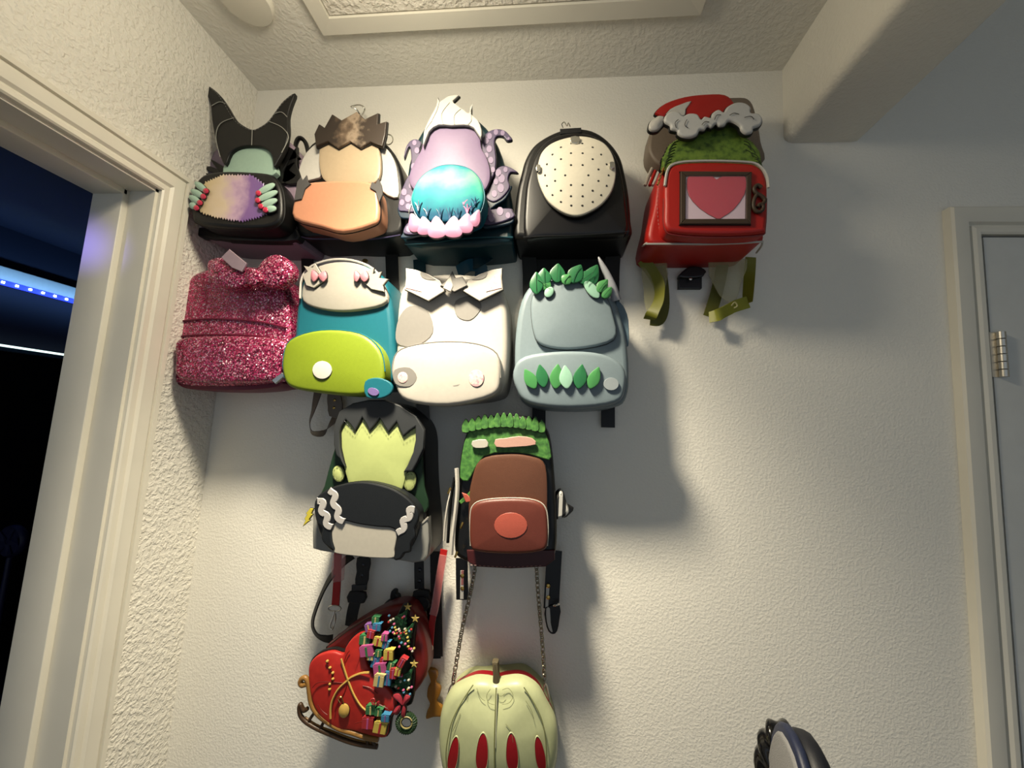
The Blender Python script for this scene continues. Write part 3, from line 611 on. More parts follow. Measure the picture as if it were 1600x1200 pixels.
# ---------- 6: pink sequin bag, second row
SEQ = ramped('pink_sequins', [(0,'#5d0f2e'),(.35,'#b01f55'),(.7,'#d8447c'),(.93,'#f3a9c2'),(1,'#ffe3ec')], 'cells', 420, .25, .3, .55)
b = bag_root('backpack','magenta pink sequin backpack with a sequin bow by the doorway casing','backpack',350,612)
slab('body', [(272,598),(266,560),(270,500),(284,450),(305,425),(350,415),(410,418),(440,440),(452,500),(448,560),(438,594),(400,602),(330,604)], .112, .110, SEQ, b, .012, 4, 4)
slab('base_panel', [(276,594),(330,601),(400,600),(440,590),(434,604),(380,610),(310,609),(284,605)], .106, .06, leather('dark_magenta_leather','#7d1f3e'), b, .003, 2, 3)
pk = slab('front_pocket', [(276,590),(272,560),(276,530),(330,524),(400,525),(442,534),(446,560),(434,590),(400,597),(330,598)], .138, .035, SEQ, b, .010, 4, 4, .004)
line('zip_line', [(270,528),(300,524),(360,523),(410,526),(444,534)], .1130, .0022, leather('dark_magenta_leather','#7d1f3e'), b)
line('seam', [(271,503),(330,498),(400,502),(447,512)], .1145, .0022, leather('dark_magenta_leather','#7d1f3e'), b)
slab('bow_loop', [(322,418),(326,405),(345,401),(362,408),(378,420),(392,430),(380,446),(355,450),(332,442)], .150, .022, SEQ, b, .007, 4, 4, .006)
slab('bow_loop', [(396,430),(404,412),(418,399),(436,397),(452,408),(457,424),(448,440),(430,448),(408,444)], .150, .022, SEQ, b, .007, 4, 4, .006)
disc('bow_knot', 394, 432, 12, .158, .022, SEQ, b, 13, 0, .004)
slab('strap_tab', [(345,402),(358,389),(385,411),(377,424),(362,418)], .160, .004, mat('silver_lilac_foil','#b9a3ae',.25,.5), b, .001, 1, 0)
tube('zip_pull', [U(*p) for p in ((273,526,.113),(270,532,.118),(269,537,.116))], .0018, SILVER, b)
slab('plastic_wrap', [(258,520),(268,515),(270,560),(274,600),(260,598),(250,570)], .09, .002, mat('pink_tinted_wrap','#d6a3ab',.15,0,.6,50,alpha=.3), b, .0004, 1, 2)
# ---------- 7: grey top, teal body, lime pocket
LIME = leather('lime_leather','#879c22',.45); BTEAL = leather('bright_teal_leather','#1f6f80',.35); DOVE = leather('dove_grey_leather','#b9b4aa',.4)
b = bag_root('backpack','teal backpack with a white piped grey dome top, pink bows and lime green pocket','backpack',530,620)
bo = ((462,596),(458,540),(462,480),(470,440),(490,418),(525,408),(565,412),(596,430),(610,470),(616,540),(612,598),(560,606),(500,604))
slab('body', bo, .112, .110, BTEAL, b, .012, 4, 4)
slab('dome_panel', [(473,470),(476,436),(492,418),(524,409),(560,412),(590,430),(604,470),(560,484),(510,484)], .122, .012, DOVE, b, .004, 3, 4, .005)
line('piping', [(472,468),(475,436),(491,417),(524,407.5),(561,411),(592,429),(606,470)], .119, .0026, WHITE, b)
for p in (((478,446),(472,430),(480,424),(474,415),(488,418),(492,411),(500,424),(505,440),(490,450)), ((566,440),(572,424),(584,418),(582,428),(596,424),(592,434),(606,436),(598,446),(600,456),(580,452))):
    slab('tuft_panel', p, .130, .005, DOVE, b, .0012, 1, 0, 0, .0008)
for p in (((497,430),(488,421),(485,432),(490,440)), ((497,430),(507,423),(510,433),(504,440)), ((562,430),(554,422),(552,434),(557,440)), ((562,430),(571,423),(575,434),(568,440))):
    slab('bow_loop', p, .136, .005, leather('pink_bow','#d98f9c'), b, .0014, 2, 3, .002, .0008)
pk = slab('front_pocket', [(442,590),(440,560),(452,530),(500,515),(560,520),(592,545),(600,580),(592,606),(560,618),(500,614),(456,606)], .146, .04, LIME, b, .008, 4, 4, .004)
line('piping', [(442,590),(440,560),(452,530),(500,515),(560,520),(592,545),(600,580)], .141, .0014, BTEAL, pk)
disc('round_patch', 503, 578, 15, .1515, .003, WHITE, pk, 14, 0, .001, 24, .0010)
slab('corner_panel', [(570,596),(590,590),(610,598),(612,612),(596,622),(572,620)], .150, .006, BTEAL, b, .002, 2, 3)
disc('violet_patch', 583, 612, 9, .1525, .003, leather('violet_patch','#7d6aa6'), b, 6, .3)
slab('silver_clip', [(424,594),(440,582),(446,586),(430,600)], .140, .004, SILVER, b, .001, 1, 0)
TAUPE = leather('taupe_strap','#8d7f70',.45)
ribbon('shoulder_strap', [(524,606,.02),(522,624,.02),(524,640,.018)], .034, TAUPE, b)
ribbon('shoulder_strap', [(497,612,.03),(490,640,.045),(484,660,.05),(488,675,.045),(504,677,.03),(516,664,.02),(526,650,.014)], .020, TAUPE, b, n=[(1,0,0),(.8,-.6,0),(.6,-.8,0),(.3,-.8,.5),(.3,-.6,.7),(.8,-.4,.3),(1,0,0)])
slab('strap_end', [(514,612),(531,612),(534,650),(514,650),(512,630)], .024, .003, TAUPE, b, .001, 1, 2)
rivet(523, 625, .024, GOLD, b); rivet(522, 637, .024, GOLD, b)
# ---------- 8: white bag with pointed ears
IVORY = leather('ivory_leather','#cfc9c0',.5,.05); GREY = leather('warm_grey_leather','#8d8a86',.4,.05)
PINKF = ramped('pink_floral_print', [(.3,'#e88f9f'),(.5,'#f2bdbf'),(.62,'#f3e3cf'),(.75,'#d86f86')], 'noise', 160, .4)
b = bag_root('backpack','ivory backpack with two pointed ear flaps, grey patches and pink floral print','backpack',705,640)
slab('body', [(622,600),(618,540),(622,470),(636,440),(680,428),(730,428),(775,436),(790,470),(794,540),(788,600),(770,620),(700,628),(640,622)], .112, .110, IVORY, b, .012, 4, 4)
for sd in (-1,1):
    e = slab('ear_flap', [(709+sd*77,452),(709+sd*75,434),(709+sd*75.5,418.5),(709+sd*60,421),(709+sd*40,428),(709+sd*22,438),(709+sd*14,454),(709+sd*40,470)], .130, .007, IVORY, b, .002, 2, 0, 0, .0010)
    slab('ear_lining', [(709+sd*75,450),(709+sd*73,428),(709+sd*64,430),(709+sd*56,440),(709+sd*50,456)], .1312, .002, PINKF, e, .0005, 1, 0)
    slab('ear_patch', [(709+sd*52,424),(709+sd*40,429.5),(709+sd*28,437),(709+sd*40,437),(709+sd*50,433)], .1310, .002, GREY, e, .0005, 1, 2)
slab('tuft_panel', [(688,446),(700,436),(706,424),(711,434),(722,432),(730,446),(710,456)], .134, .005, GREY, b, .0012, 1, 0, 0, .0008)
slab('tuft_panel', [(692,450),(698,438),(704,430),(708,446),(704,456)], .136, .005, IVORY, b, .0012, 1, 0)
slab('grey_patch', [(622,500),(640,478),(668,486),(676,520),(650,540),(620,536)], .1135, .003, GREY, b, .0006, 1, 4)
slab('grey_patch', [(712,470),(740,462),(752,480),(735,500),(714,494)], .1135, .003, GREY, b, .0006, 1, 4)
po = [(616,600),(612,570),(626,545),(680,534),(740,536),(776,552),(782,590),(770,618),(700,634),(634,626)]
pk = slab('front_pocket', po, .144, .04, IVORY, b, .008, 4, 4, .003)
line('piping', po[:7], .140, .0014, GREY, pk)
for p,m in ((((616,578),(640,574),(652,590),(640,604),(618,600)),GREY),(((660,580),(674,576),(680,592),(668,598)),GREY),(((700,576),(716,574),(720,600),(704,602)),GREY)):
    slab('grey_patch', p, .1462, .002, m, pk, .0006, 1, 3)
for x, y, r in ((629,590,8),(744,591,12)): disc('floral_patch', x, y, r, .1470, .003, PINKF, pk, r*1.1, 0, .001, 18, .0010)
ribbon('shoulder_strap', [(772,566,.10),(775,590,.11),(770,612,.10)], .028, GREY, b)
ribbon('shoulder_strap', [(660,622,.02),(662,660,.015)], .03, GREY, b)
# ---------- 9: blue grey bag with leaf crown
SLATE = leather('slate_blue_leather','#8798a0',.4); LEAF = leather('leaf_green_leather','#2f7a4b',.35,.08); LEAF2 = leather('fresh_green_leather','#4f9a58',.35,.08); SEAF = leather('seafoam_leather','#a5d6bd',.4,.05)
b = bag_root('backpack','slate blue backpack with a crown of green leaves and a small pale horn','backpack',890,645)
slab('body', [(808,612),(804,540),(814,470),(838,438),(880,428),(930,440),(960,465),(978,520),(984,580),(980,620),(960,636),(890,640),(830,634)], .112, .110, SLATE, b, .012, 4, 4)
slab('dome_panel', [(834,520),(830,470),(846,446),(880,433),(915,438),(945,460),(958,490),(960,530),(900,545),(850,540)], .124, .012, SLATE, b, .005, 3, 4, .006, .0008)
for (x0,y0,x1,y1,w,m) in ((838,458,838,424,11,LEAF),(850,445,850,418,12,LEAF),(870,440,872,411,13,LEAF),(893,440,908,413,13,LEAF),(915,447,934,413,13,LEAF),(906,440,928,424,11,LEAF),(934,455,950,436,9,LEAF2),(942,464,956,448,8,LEAF2),(860,448,838,436,10,LEAF2),(880,442,892,428,9,LEAF2)):
    L = math.hypot(x1-x0,y1-y0); dx, dy = (x1-x0)/L, (y1-y0)/L; nx_, ny_ = -dy, dx
    lf = slab('leaf', [(x0+dx*L*t+nx_*w*o, y0+dy*L*t+ny_*w*o) for t,o in ((0,.3),(.3,.95),(.6,.85),(.85,.4),(1.0,0),(.85,-.4),(.6,-.85),(.3,-.95),(0,-.3))], .134+RNG.uniform(-.003,.003), .005, m, b, .0016, 2, 2, .0015)
    line('vein', [(x0+dx*L*.1,y0+dy*L*.1),(x0+dx*L*.9,y0+dy*L*.9)], .1385, .0006, mat('dark_leaf_ink','#174a2c',.6), lf, False, 0)
slab('oval_patch', circ(925,452,8,17,18,-.7), .1335, .004, SEAF, b, .001, 1, 0, .0015, .0008)
slab('oval_patch', circ(858,456,7,9,16,.5), .1335, .004, SEAF, b, .001, 1, 0, .0015, .0008)
tube('horn', [U(*p) for p in ((962,470,.105),(957,450,.112),(948,428,.116),(940,412,.118),(935,401.5,.118))], lambda t: .0105*(1-t)**.8+.0012, leather('pale_horn','#b9bcc4',.35,.03), b, smooth=4, sides=10)
po = [(806,606),(802,578),(820,556),(880,548),(940,552),(974,572),(978,604),(962,630),(890,638),(826,630)]
pk = slab('front_pocket', po, .146, .04, SLATE, b, .008, 4, 4, .003)
for (x,y,h,w,m,rot) in ((836,606,34,10,LEAF2,-.5),(850,604,36,10,LEAF,-.2),(868,606,38,11,LEAF2,.1),(886,606,36,11,SEAF,-.1),(904,606,38,11,LEAF,.15),(922,606,36,10,LEAF2,.4)):
    c, s = math.cos(rot), math.sin(rot)
    slab('leaf', [(x+w*o*c+h*t*s, y-h*t*c+w*o*s) for t,o in ((0,.3),(.3,.95),(.6,.85),(.85,.4),(1.0,0),(.85,-.4),(.6,-.85),(.3,-.95),(0,-.3))], .1545+RNG.uniform(-.002,.002), .005, m, pk, .0014, 2, 2, .001)
disc('round_patch', 955, 600, 12, .151, .003, leather('pale_slate_leather','#a6b0b6'), pk, 10)
slab('side_flap', [(962,470),(974,478),(982,500),(982,540),(972,535),(966,500)], .100, .006, leather('steel_blue_leather','#6c8593'), b, .001, 1, 3)
for x in (842,950): ribbon('shoulder_strap', [(x,630,.012),(x,668,.012)], .03, BLACK2, b)
# ---------- 10: dark green bag, zigzag top, wavy striped pocket
z = Z(450,600,.25)
PINE = leather('pine_green_leather','#1d3a26',.5); PALEG = leather('pale_green_leather','#c6d389',.4,.05); COALG = leather('charcoal_leather','#3a3d40',.45); PEARL = leather('pearl_grey_leather','#a3a39e',.4); OFFW = leather('off_white_leather','#cdc8bd',.4,.05); MIDN = leather('midnight_leather','#1d2126',.45)
b = bag_root('backpack','black and pine green backpack with a charcoal zigzag top over a pale green panel','backpack',585,880)
bo = ((170,1020),(165,850),(205,680),(250,520),(285,380),(300,250),(370,150),(480,108),(600,105),(720,145),(810,230),(845,330),(850,480),(855,640),(868,800),(880,980),(866,1090),(800,1112),(640,1095),(400,1065),(240,1045))
slab('body', z(*bo), .104, .102, BLACK, b, .010, 4, 4)
slab('green_front', z((195,780),(225,640),(262,500),(300,400),(400,350),(700,350),(820,400),(842,520),(850,640),(862,800),(600,850)), .108, .006, PINE, b, .002, 1, 4)
lp = slab('lower_panel', z((152,1030),(150,930),(155,800),(300,760),(700,760),(800,790),(835,870),(875,832),(882,980),(874,1070),(850,1110),(780,1120),(640,1096),(480,1086),(300,1062),(200,1045)), .122, .018, PEARL, b, .004, 2, 0)
line('white_edge', z((795,800),(832,872),(876,832)), .1235, .0012, WHITE, lp, False, 0)
gp = slab('pale_green_panel', z((330,430),(318,300),(340,210),(480,190),(640,195),(800,250),(800,380),(785,450),(745,520),(725,620),(690,672),(560,660),(400,640),(365,580),(350,520)), .120, .010, PALEG, b, .003, 2, 4, .004, .0012)
for x, y, rx, ry, rot in ((312,562,36,52,-.15),(760,608,38,62,.12)):
    (px,py), = z((x,y)); e = slab('round_side_tab', circ(px,py,rx*.25,ry*.25,18,rot), .117, .008, PALEG, b, .002, 2, 0, .002, .0008)
    stitches(circ(px,py,rx*.19,ry*.19,18,rot), .1188, leather('olive_thread','#7f8a50'), e, closed=True, smooth=1)
zz = slab('zigzag_top', z((325,470),(300,445),(284,380),(285,260),(320,170),(400,122),(500,101),(600,101),(700,132),(800,200),(850,285),(846,400),(805,490),(775,545),(722,548),(745,510),(780,430),(796,350),(795,268),(760,290),(718,326),(700,290),(678,235),(652,265),(625,300),(600,260),(572,212),(545,250),(508,292),(488,250),(462,208),(440,250),(417,294),(390,255),(360,222),(335,260),(320,300),(322,400),(340,480),(352,515)), .128, .010, COALG, b, .0025, 2, 0, 0, .0010)
stitches(z((352,230),(415,305),(462,222),(508,304),(572,226),(625,312),(676,250),(718,338),(786,284)), .1284, INK, zz, smooth=0)
po = ((165,790),(168,735),(200,690),(270,650),(380,620),(470,614),(560,628),(660,660),(750,720),(805,790),(810,850),(795,930),(770,1000),(730,1060),(665,1092),(560,1092),(440,1082),(300,1062),(230,1010),(180,900))
pk = slab('front_pocket', z(*po), .148, .035, MIDN, b, .006, 4, 4)
slab('pale_panel', z((270,930),(285,870),(330,850),(440,866),(560,884),(650,900),(682,930),(676,980),(664,1040),(660,1086),(560,1090),(440,1080),(300,1060),(282,1030)), .150, .006, OFFW, pk, .002, 2, 4)
cap = slab('dark_cap', z((163,800),(166,735),(200,688),(270,648),(380,618),(470,612),(560,626),(660,658),(752,718),(808,790),(812,850),(790,900),(795,950),(765,1000),(760,1050),(725,1060),(700,1095),(660,1098),(668,1030),(680,970),(672,920),(640,900),(560,895),(440,878),(360,858),(310,858),(280,885),(270,930),(275,985),(288,1040),(230,1005),(205,960),(212,900),(180,870)), .1530, .008, MIDN, pk, .003, 2, 3, 0, .0008)
WAVE = leather('silver_white_leather','#cfcccb',.35,.05)
def wave(pts, w):
    P = S(z(*pts), 6, False); n = len(P); L = []; Rr = []
    for i, p in enumerate(P):
        t = (P[min(i+1,n-1)]-P[max(i-1,0)]).normalized(); nn = Vector((-t.y,t.x)); k = math.sin(i/(n-1)*math.pi*5)*.25
        L.append(p+nn*w*(1+k)); Rr.append(p-nn*w*(1-k))
    slab('wavy_stripe', [(q.x,q.y) for q in L+Rr[::-1]], .1546, .003, WAVE, pk, .0010, 1, 0, 0, .0006)
wave(((255,662),(290,690),(280,740),(310,780),(305,830),(350,860)), 5.2)
wave(((180,730),(215,735),(205,790),(240,820),(235,870),(275,895)), 5.2)
wave(((790,790),(755,790),(755,840),(715,860),(720,910),(680,935)), 5.2)
z8 = z((120,790))
bolt = slab('lightning_zip_pull', z((138,778),(158,780),(143,812),(152,815),(128,850),(135,853),(92,888),(110,850),(102,845),(120,815),(112,810)), .130, .003, leather('yellow_enamel','#e3d34a',.3), b, .0006, 1, 0, 0, .0010)
z = Z(450,850,.2918)
def zd(*p): return [(450+.2918*q[0], 850+.2918*q[1], q[2]) for q in p]
ribbon('shoulder_strap', zd((405,60,.03),(402,120,.03),(395,200,.03),(385,235,.03)), .021, STRAPB, b, .003)
slab('strap_end', z((368,75),(440,78),(432,150),(420,222),(358,215),(366,150)), .034, .003, BLACK, b, .001, 1, 2)
for p in ((401,112),(394,168)): rivet(*z(p)[0], .034, mat('dark_gunmetal','#3c3d40',.3,1), b, .0042)
slab('strap_buckle', z((340,222),(418,218),(416,250),(338,256)), .036, .006, mat('dark_gunmetal','#3c3d40',.3,1), b, .0015, 2, 0)
slab('strap_slider', z((325,258),(410,262),(402,320),(318,316)), .038, .008, STRAPB, b, .003, 2, 2)
ribbon('shoulder_strap', zd((362,300,.03),(345,370,.03),(335,440,.025)), .025, STRAPB, b, .003)
ribbon('shoulder_strap', zd((345,60,.02),(285,110,.035),(215,200,.05),(160,320,.055),(132,420,.05),(150,480,.045),(200,506,.035),(240,508,.03)), .021, STRAPB, b, .003, n=[(1,0,0),(.8,-.5,0),(.6,-.8,0),(.6,-.8,0),(.7,-.6,.2),(.2,-.5,.8),(0,-.3,1)])
ribbon('shoulder_strap', zd((702,80,.03),(702,160,.03),(704,240,.03)), .021, BLACK, b, .003)
for p in ((703,140),(703,198)): rivet(*z(p)[0], .033, mat('dark_gunmetal','#3c3d40',.3,1), b, .0042)
slab('strap_buckle', z((668,258),(752,252),(756,345),(672,350)), .036, .008, STRAPB, b, .003, 2, 2)
tube('strap_ring', [U(*q) for q in [(*z((712+42*math.cos(a),322+38*math.sin(a)))[0],.042) for a in [k*math.pi/8 for k in range(16)]]], .0016, mat('dark_gunmetal','#3c3d40',.3,1), b, True)
ribbon('shoulder_strap', zd((790,40,.02),(792,200,.02),(796,400,.018),(800,600,.016)), .024, STRAPB, b, .003)
ribbon('shoulder_strap', zd((770,330,.012),(780,450,.010),(790,612,.010)), .024, leather('soft_black_leather','#17181b'), b, .003)
# ---------- 11: maroon bag with green fringe and striped side pocket
z = Z(660,620,.3)
MAROON = leather('maroon_leather','#4b1a1c',.45); GRASS = ramped('grass_green', [(.3,'#2b5a22'),(.5,'#3f7a2f'),(.7,'#5d9440')], 'noise', 120, .6)
STRIPE = ramped('black_white_stripe', [(.0,'#131314'),(.499,'#131314'),(.5,'#c9c8c4'),(1,'#c9c8c4')], 'noise', 1, .5)
_nt = STRIPE.node_tree; _w = _nt.nodes.new('ShaderNodeTexWave'); _w.inputs['Scale'].default_value = 22; _w.bands_direction = 'X'; _tc = [n for n in _nt.nodes if n.type == 'TEX_COORD'][0]; _cr = [n for n in _nt.nodes if n.type == 'VALTORGB'][0]
_nt.links.new(_tc.outputs['Object'], _w.inputs['Vector']); _nt.links.new(_w.outputs['Fac'], _cr.inputs[0])
b = bag_root('backpack','maroon and black backpack with a spiky green fringe top and striped side pocket','backpack',800,890)
slab('body', z((165,800),(170,640),(185,420),(205,260),(250,150),(340,105),(450,92),(560,105),(640,160),(672,260),(690,450),(700,640),(696,800),(660,860),(560,880),(300,876),(200,850)), .108, .106, BLACK, b, .010, 4, 4)
slab('base_panel', z((230,800),(690,800),(690,850),(640,886),(460,896),(280,886),(236,860)), .113, .008, MAROON, b, .002, 2, 0)
stitches(z((250,876),(460,886),(640,876)), .1140, leather('rose_thread','#b98784'), b)
slab('green_panel', z((195,420),(205,300),(235,190),(300,150),(560,150),(640,190),(668,280),(660,330),(560,300),(440,290),(320,310),(250,420),(230,440)), .118, .008, GRASS, b, .002, 2, 2, 0, .0008)
for k in range(13):
    x = 225+k*33; yb = 150-math.sin(k/12*math.pi)*28; h = 44+RNG.uniform(-6,8)
    slab('fringe_blade', z((x-17,yb+35),(x-19,yb),(x-8,yb-h*.8+10),(x,yb-h*.8),(x+9,yb-h*.8+10),(x+19,yb),(x+17,yb+35)), .124+.0015*(k % 2), .005, GRASS, b, .0012, 1, 2, 0, .0007)
slab('front_panel', z((255,440),(300,330),(430,300),(560,310),(640,360),(650,560),(640,740),(560,770),(320,770),(250,720),(240,560)), .122, .012, leather('chestnut_leather','#6a4331'), b, .003, 2, 4, .004, .0008)
slab('cream_trim', z((260,230),(330,222),(340,260),(300,268),(262,262)), .126, .004, OFFW, b, .001, 1, 2)
slab('cream_trim', z((380,222),(430,216),(500,205),(570,215),(590,250),(480,262),(385,262)), .126, .004, leather('blush_leather','#d5a99b'), b, .001, 1, 2)
pk = slab('front_pocket', z((248,780),(245,640),(260,570),(320,540),(460,530),(580,540),(640,580),(655,680),(650,780),(600,812),(460,822),(300,812)), .142, .034, leather('russet_leather','#73382c'), b, .007, 4, 4, .003)
line('piping', z((248,780),(245,640),(260,570),(320,540),(460,530),(580,540),(640,580),(655,680),(650,780)), .137, .0014, OFFW, pk)
disc('round_patch', *z((460,670))[0], 26, .1455, .003, leather('coral_leather','#c4604f'), pk, 20, 0, .001, 20, .0008)
line('white_piping', z((178,372),(182,480),(172,600),(158,720),(150,822)), .118, .0042, WHITE, b)
line('white_piping', z((150,490),(132,560),(118,660),(112,750)), .09, .0022, WHITE, b)
line('black_piping', z((168,420),(150,520),(140,640),(132,760)), .105, .0032, BLACK, b)
for (x,y) in ((140,488),(205,668),(176,820)): tube('zip_pull', [U(*z((x+6,y-14))[0],.124),U(*z((x,y))[0],.126),U(*z((x-6,y+16))[0],.124)], .0022, GOLD, b)
slab('green_trim', z((190,545),(240,500),(262,470),(262,520),(200,560)), .121, .004, GRASS, b, .001, 1, 0); slab('coral_trim', z((205,500),(235,510),(262,545),(225,550)), .122, .004, leather('coral_leather','#c4604f'), b, .001, 1, 0)
slab('striped_side_pocket', z((664,570),(690,520),(722,494),(740,520),(752,560),(765,600),(730,634),(664,640)), .098, .05, STRIPE, b, .006, 2, 3)
slab('side_flap', z((735,560),(788,580),(770,610),(735,632)), .08, .01, BLACK, b, .002, 1, 2)
def zd(*p): return [(660+.3*q[0], 620+.3*q[1], q[2]) for q in p]
ribbon('shoulder_strap', zd((205,840,.03),(206,940,.03),(208,1056,.028)), .026, BLACK, b, .003)
slab('strap_stripe', z((198,905),(216,905),(214,1054),(196,1054)), .0335, .002, WHITE, b, .0004, 1, 0)
for y in (932,998): rivet(*z((208,y))[0], .0335, GOLD, b, .0042)
slab('strap_stripe', z((202,905),(216,905),(214,980),(201,980)), .0340, .0012, leather('rose_stripe','#b07070'), b, .0003, 1, 0)
ribbon('shoulder_strap', zd((688,800,.03),(682,900,.03),(676,1000,.03),(670,1104,.03)), .032, BLACK, b, .003)
slab('strap_stripe', z((645,985),(662,985),(655,1100),(640,1100)), .0345, .002, WHITE, b, .0004, 1, 0)
for y in (985,1045): rivet(*z((655,y))[0], .0350, GOLD, b, .0042)
slab('strap_end', z((640,1098),(716,1090),(714,1160),(702,1222),(680,1238),(655,1222),(640,1170)), .036, .004, BLACK, b, .0015, 2, 2)
slab('strap_stripe', z((645,1104),(664,1104),(668,1180),(678,1225),(662,1215),(648,1170)), .0375, .002, WHITE, b, .0004, 1, 2)
tube('strap_ring', [U(*p) for p in zd((684,1088,.04),(700,1084,.046),(712,1078,.04))], .0022, SILVER, b, smooth=3)
# ---------- 12: red sleigh shoulder bag
z = Z(450,850,.2918)
def zd(*p): return [(450+.2918*q[0], 850+.2918*q[1], q[2]) for q in p]
WINE = leather('wine_leather','#7d2320',.35); SRED = ramped('stitched_red', [(.3,'#b3221b'),(.7,'#c92c22')], 'noise', 60, .5); RUN = leather('gilt_leather','#a87b3f',.4); DKRUN = leather('dark_bronze_leather','#4b3522',.4)
b = bag_root('shoulder_bag','red sleigh shaped shoulder bag loaded with gift boxes and fir trees','bag',590,1130,'shoulder bags hung below the backpacks')
slab('body', z((190,575),(240,520),(330,450),(450,380),(560,332),(640,335),(690,400),(730,520),(745,640),(730,720),(680,800),(560,930),(400,980),(250,900),(180,760)), .084, .044, WINE, b, .010, 4, 4)
line('zip_line', z((200,560),(330,462),(450,392),(560,345),(640,350)), .080, .0018, BLACK, b)
sl = slab('sleigh_panel', z((107,700),(112,650),(140,612),(185,588),(240,578),(292,592),(305,560),(335,515),(375,482),(408,478),(425,520),(412,570),(420,650),(470,720),(540,790),(575,850),(570,900),(545,940),(535,985),(520,1040),(440,1030),(340,1002),(262,994),(190,945),(140,880),(115,790)), .104, .016, SRED, b, .004, 3, 3, .006, .0024)
for p in (((285,615),(305,680),(322,730),(350,800),(385,860),(415,890)), ((435,688),(390,692),(340,712),(318,730),(270,775),(240,830),(228,880),(228,935))): line('gold_rope', z(*p), .1105, .0020, leather('gilt_cord','#e0b860',.4), sl)
for p in (((200,625),(222,660),(238,692),(232,740),(218,780)), ((130,770),(160,742),(220,738),(300,745)), ((300,640),(310,600),(330,570)), ((250,900),(262,860),(300,800),(320,740)), ((400,760),(440,770),(480,800)), ((360,960),(400,950),(470,955)), ((160,860),(180,890),(210,915)), ((490,860),(530,880),(550,900))): line('quilt_seam', z(*p), .1100, .0008, leather('deep_red_seam','#7d120f'), sl)
for q in ((208,630),(222,665),(237,693),(238,725),(222,752),(220,780)): disc('bead', *z(q)[0], 2.1, .1115, .003, leather('gilt_cord','#e0b860',.4), sl, None, 0, .001, 10)
disc('gold_bauble', *z((298,895))[0], 8.2, .1115, .004, leather('gilt_cord','#e0b860',.4), sl, 11, .1, .003, 18, .0008); line('bauble_cap', z((280,850),(268,825),(285,820),(298,852)), .1115, .0010, GOLD, sl)
line('gold_runner', z((100,748),(78,756),(66,742),(74,722),(92,716),(108,740),(116,800),(128,860),(160,910),(210,950),(280,990),(350,1010),(420,1035),(485,1046)), .100, .0050, RUN, b, False, 4, 8)
line('dark_runner', z((105,880),(88,892),(76,878),(66,858),(60,880),(68,920),(100,955),(160,990),(230,1020),(320,1056),(400,1076),(480,1086)), .096, .0042, DKRUN, b, False, 4, 8)
line('dark_runner_bar', z((92,925),(150,965),(240,1002),(340,1040),(430,1062),(482,1072)), .094, .0016, RUN, b)
for p in (((140,905),(112,945)), ((192,950),(172,990)), ((420,1030),(428,1078)), ((440,1040),(470,1082))): line('runner_strut', z(*p), .096, .0030, DKRUN, b, False, 0, 8)
# fir branches with baubles and stars
FIR = ramped('fir_green', [(.35,'#143a22'),(.55,'#2a6a3c'),(.7,'#3f8a4b')], 'noise', 260, .7); BACKB = leather('dark_backing','#171512')
slab('tree_backing', z((470,500),(520,470),(575,400),(610,330),(650,330),(645,400),(690,395),(680,480),(672,560),(660,600),(680,640),(675,760),(660,860),(600,870),(540,800),(500,700)), .090, .010, BACKB, b, .002, 1, 2)
for (tip, w, h) in (((632,362),150,110),((672,425),120,150),((666,668),140,160)):
    tx, ty = tip; ang = .55
    c, s = math.cos(ang), math.sin(ang); parts = []; tr = None
    for row in range(5):
        f = (row+1)/5; yy = h*f*.85; ww = w*.42*f
        pts = []
        for k in range(9):
            u = -1+k/4; pts.append((u*ww, yy+(10 if k % 2 else 0)))
        poly = [(0,yy-h*.28)]+pts[::-1]
        poly = [(tx+px*c-py*s, ty+px*s+py*c) for px,py in poly]
        o = slab('fir_tier', z(*poly), .106-.0022*row, .004, FIR, b, .0010, 1, 0)
    sp_ = []
    for k in range(10): rr = 22 if k % 2 == 0 else 9; an = k*math.pi/5-.3; sp_.append((tx+8+rr*math.cos(an), ty-24+rr*math.sin(an)))
    slab('gold_star', z(*sp_), .109, .004, leather('star_gold','#d9bd6a',.3), b, .0006, 1, 0, 0, .0006)
for k in range(54):
    t = RNG.random(); cx_, cy_ = RNG.choice(((590,440),(635,520),(620,760)))
    q = (cx_+RNG.uniform(-55,45), cy_+RNG.uniform(-60,60))
    disc('bauble', *z(q)[0], 1.9, .1085, .003, leather('bauble_%d' % (k % 5), ('#d8c46a','#c23a3a','#5f9fc4','#d76a9c','#e4e0cf')[k % 5], .3), b, None, 0, .001, 10)
# gift boxes
GC = ('#c05a93','#d7bf5a','#3f86b0','#3d7d4f','#b5343a','#8a5fa0','#dcc98a')
def gift(x, y, w, h, ci, d, rot=.0):
    c, s = math.cos(rot), math.sin(rot); q = lambda u, v: z((x+u*c-v*s, y+u*s+v*c))[0]
    g = slab('gift_box', [q(-w/2,-h/2),q(w/2,-h/2),q(w/2,h/2),q(-w/2,h/2)], d, .010, leather('gift_%d' % ci, GC[ci], .4), b, .0010, 1, 0, 0, .0009)
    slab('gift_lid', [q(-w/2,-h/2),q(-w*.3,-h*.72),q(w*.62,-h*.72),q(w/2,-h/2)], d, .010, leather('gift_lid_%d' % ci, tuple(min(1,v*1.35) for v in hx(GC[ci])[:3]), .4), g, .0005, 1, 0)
    slab('gift_ribbon', [q(-w*.08,-h/2),q(w*.08,-h/2),q(w*.08,h/2),q(-w*.08,h/2)], d+.0008, .002, leather('gift_%d' % ((ci+3) % 7), GC[(ci+3) % 7], .4), g, .0003, 1, 0)
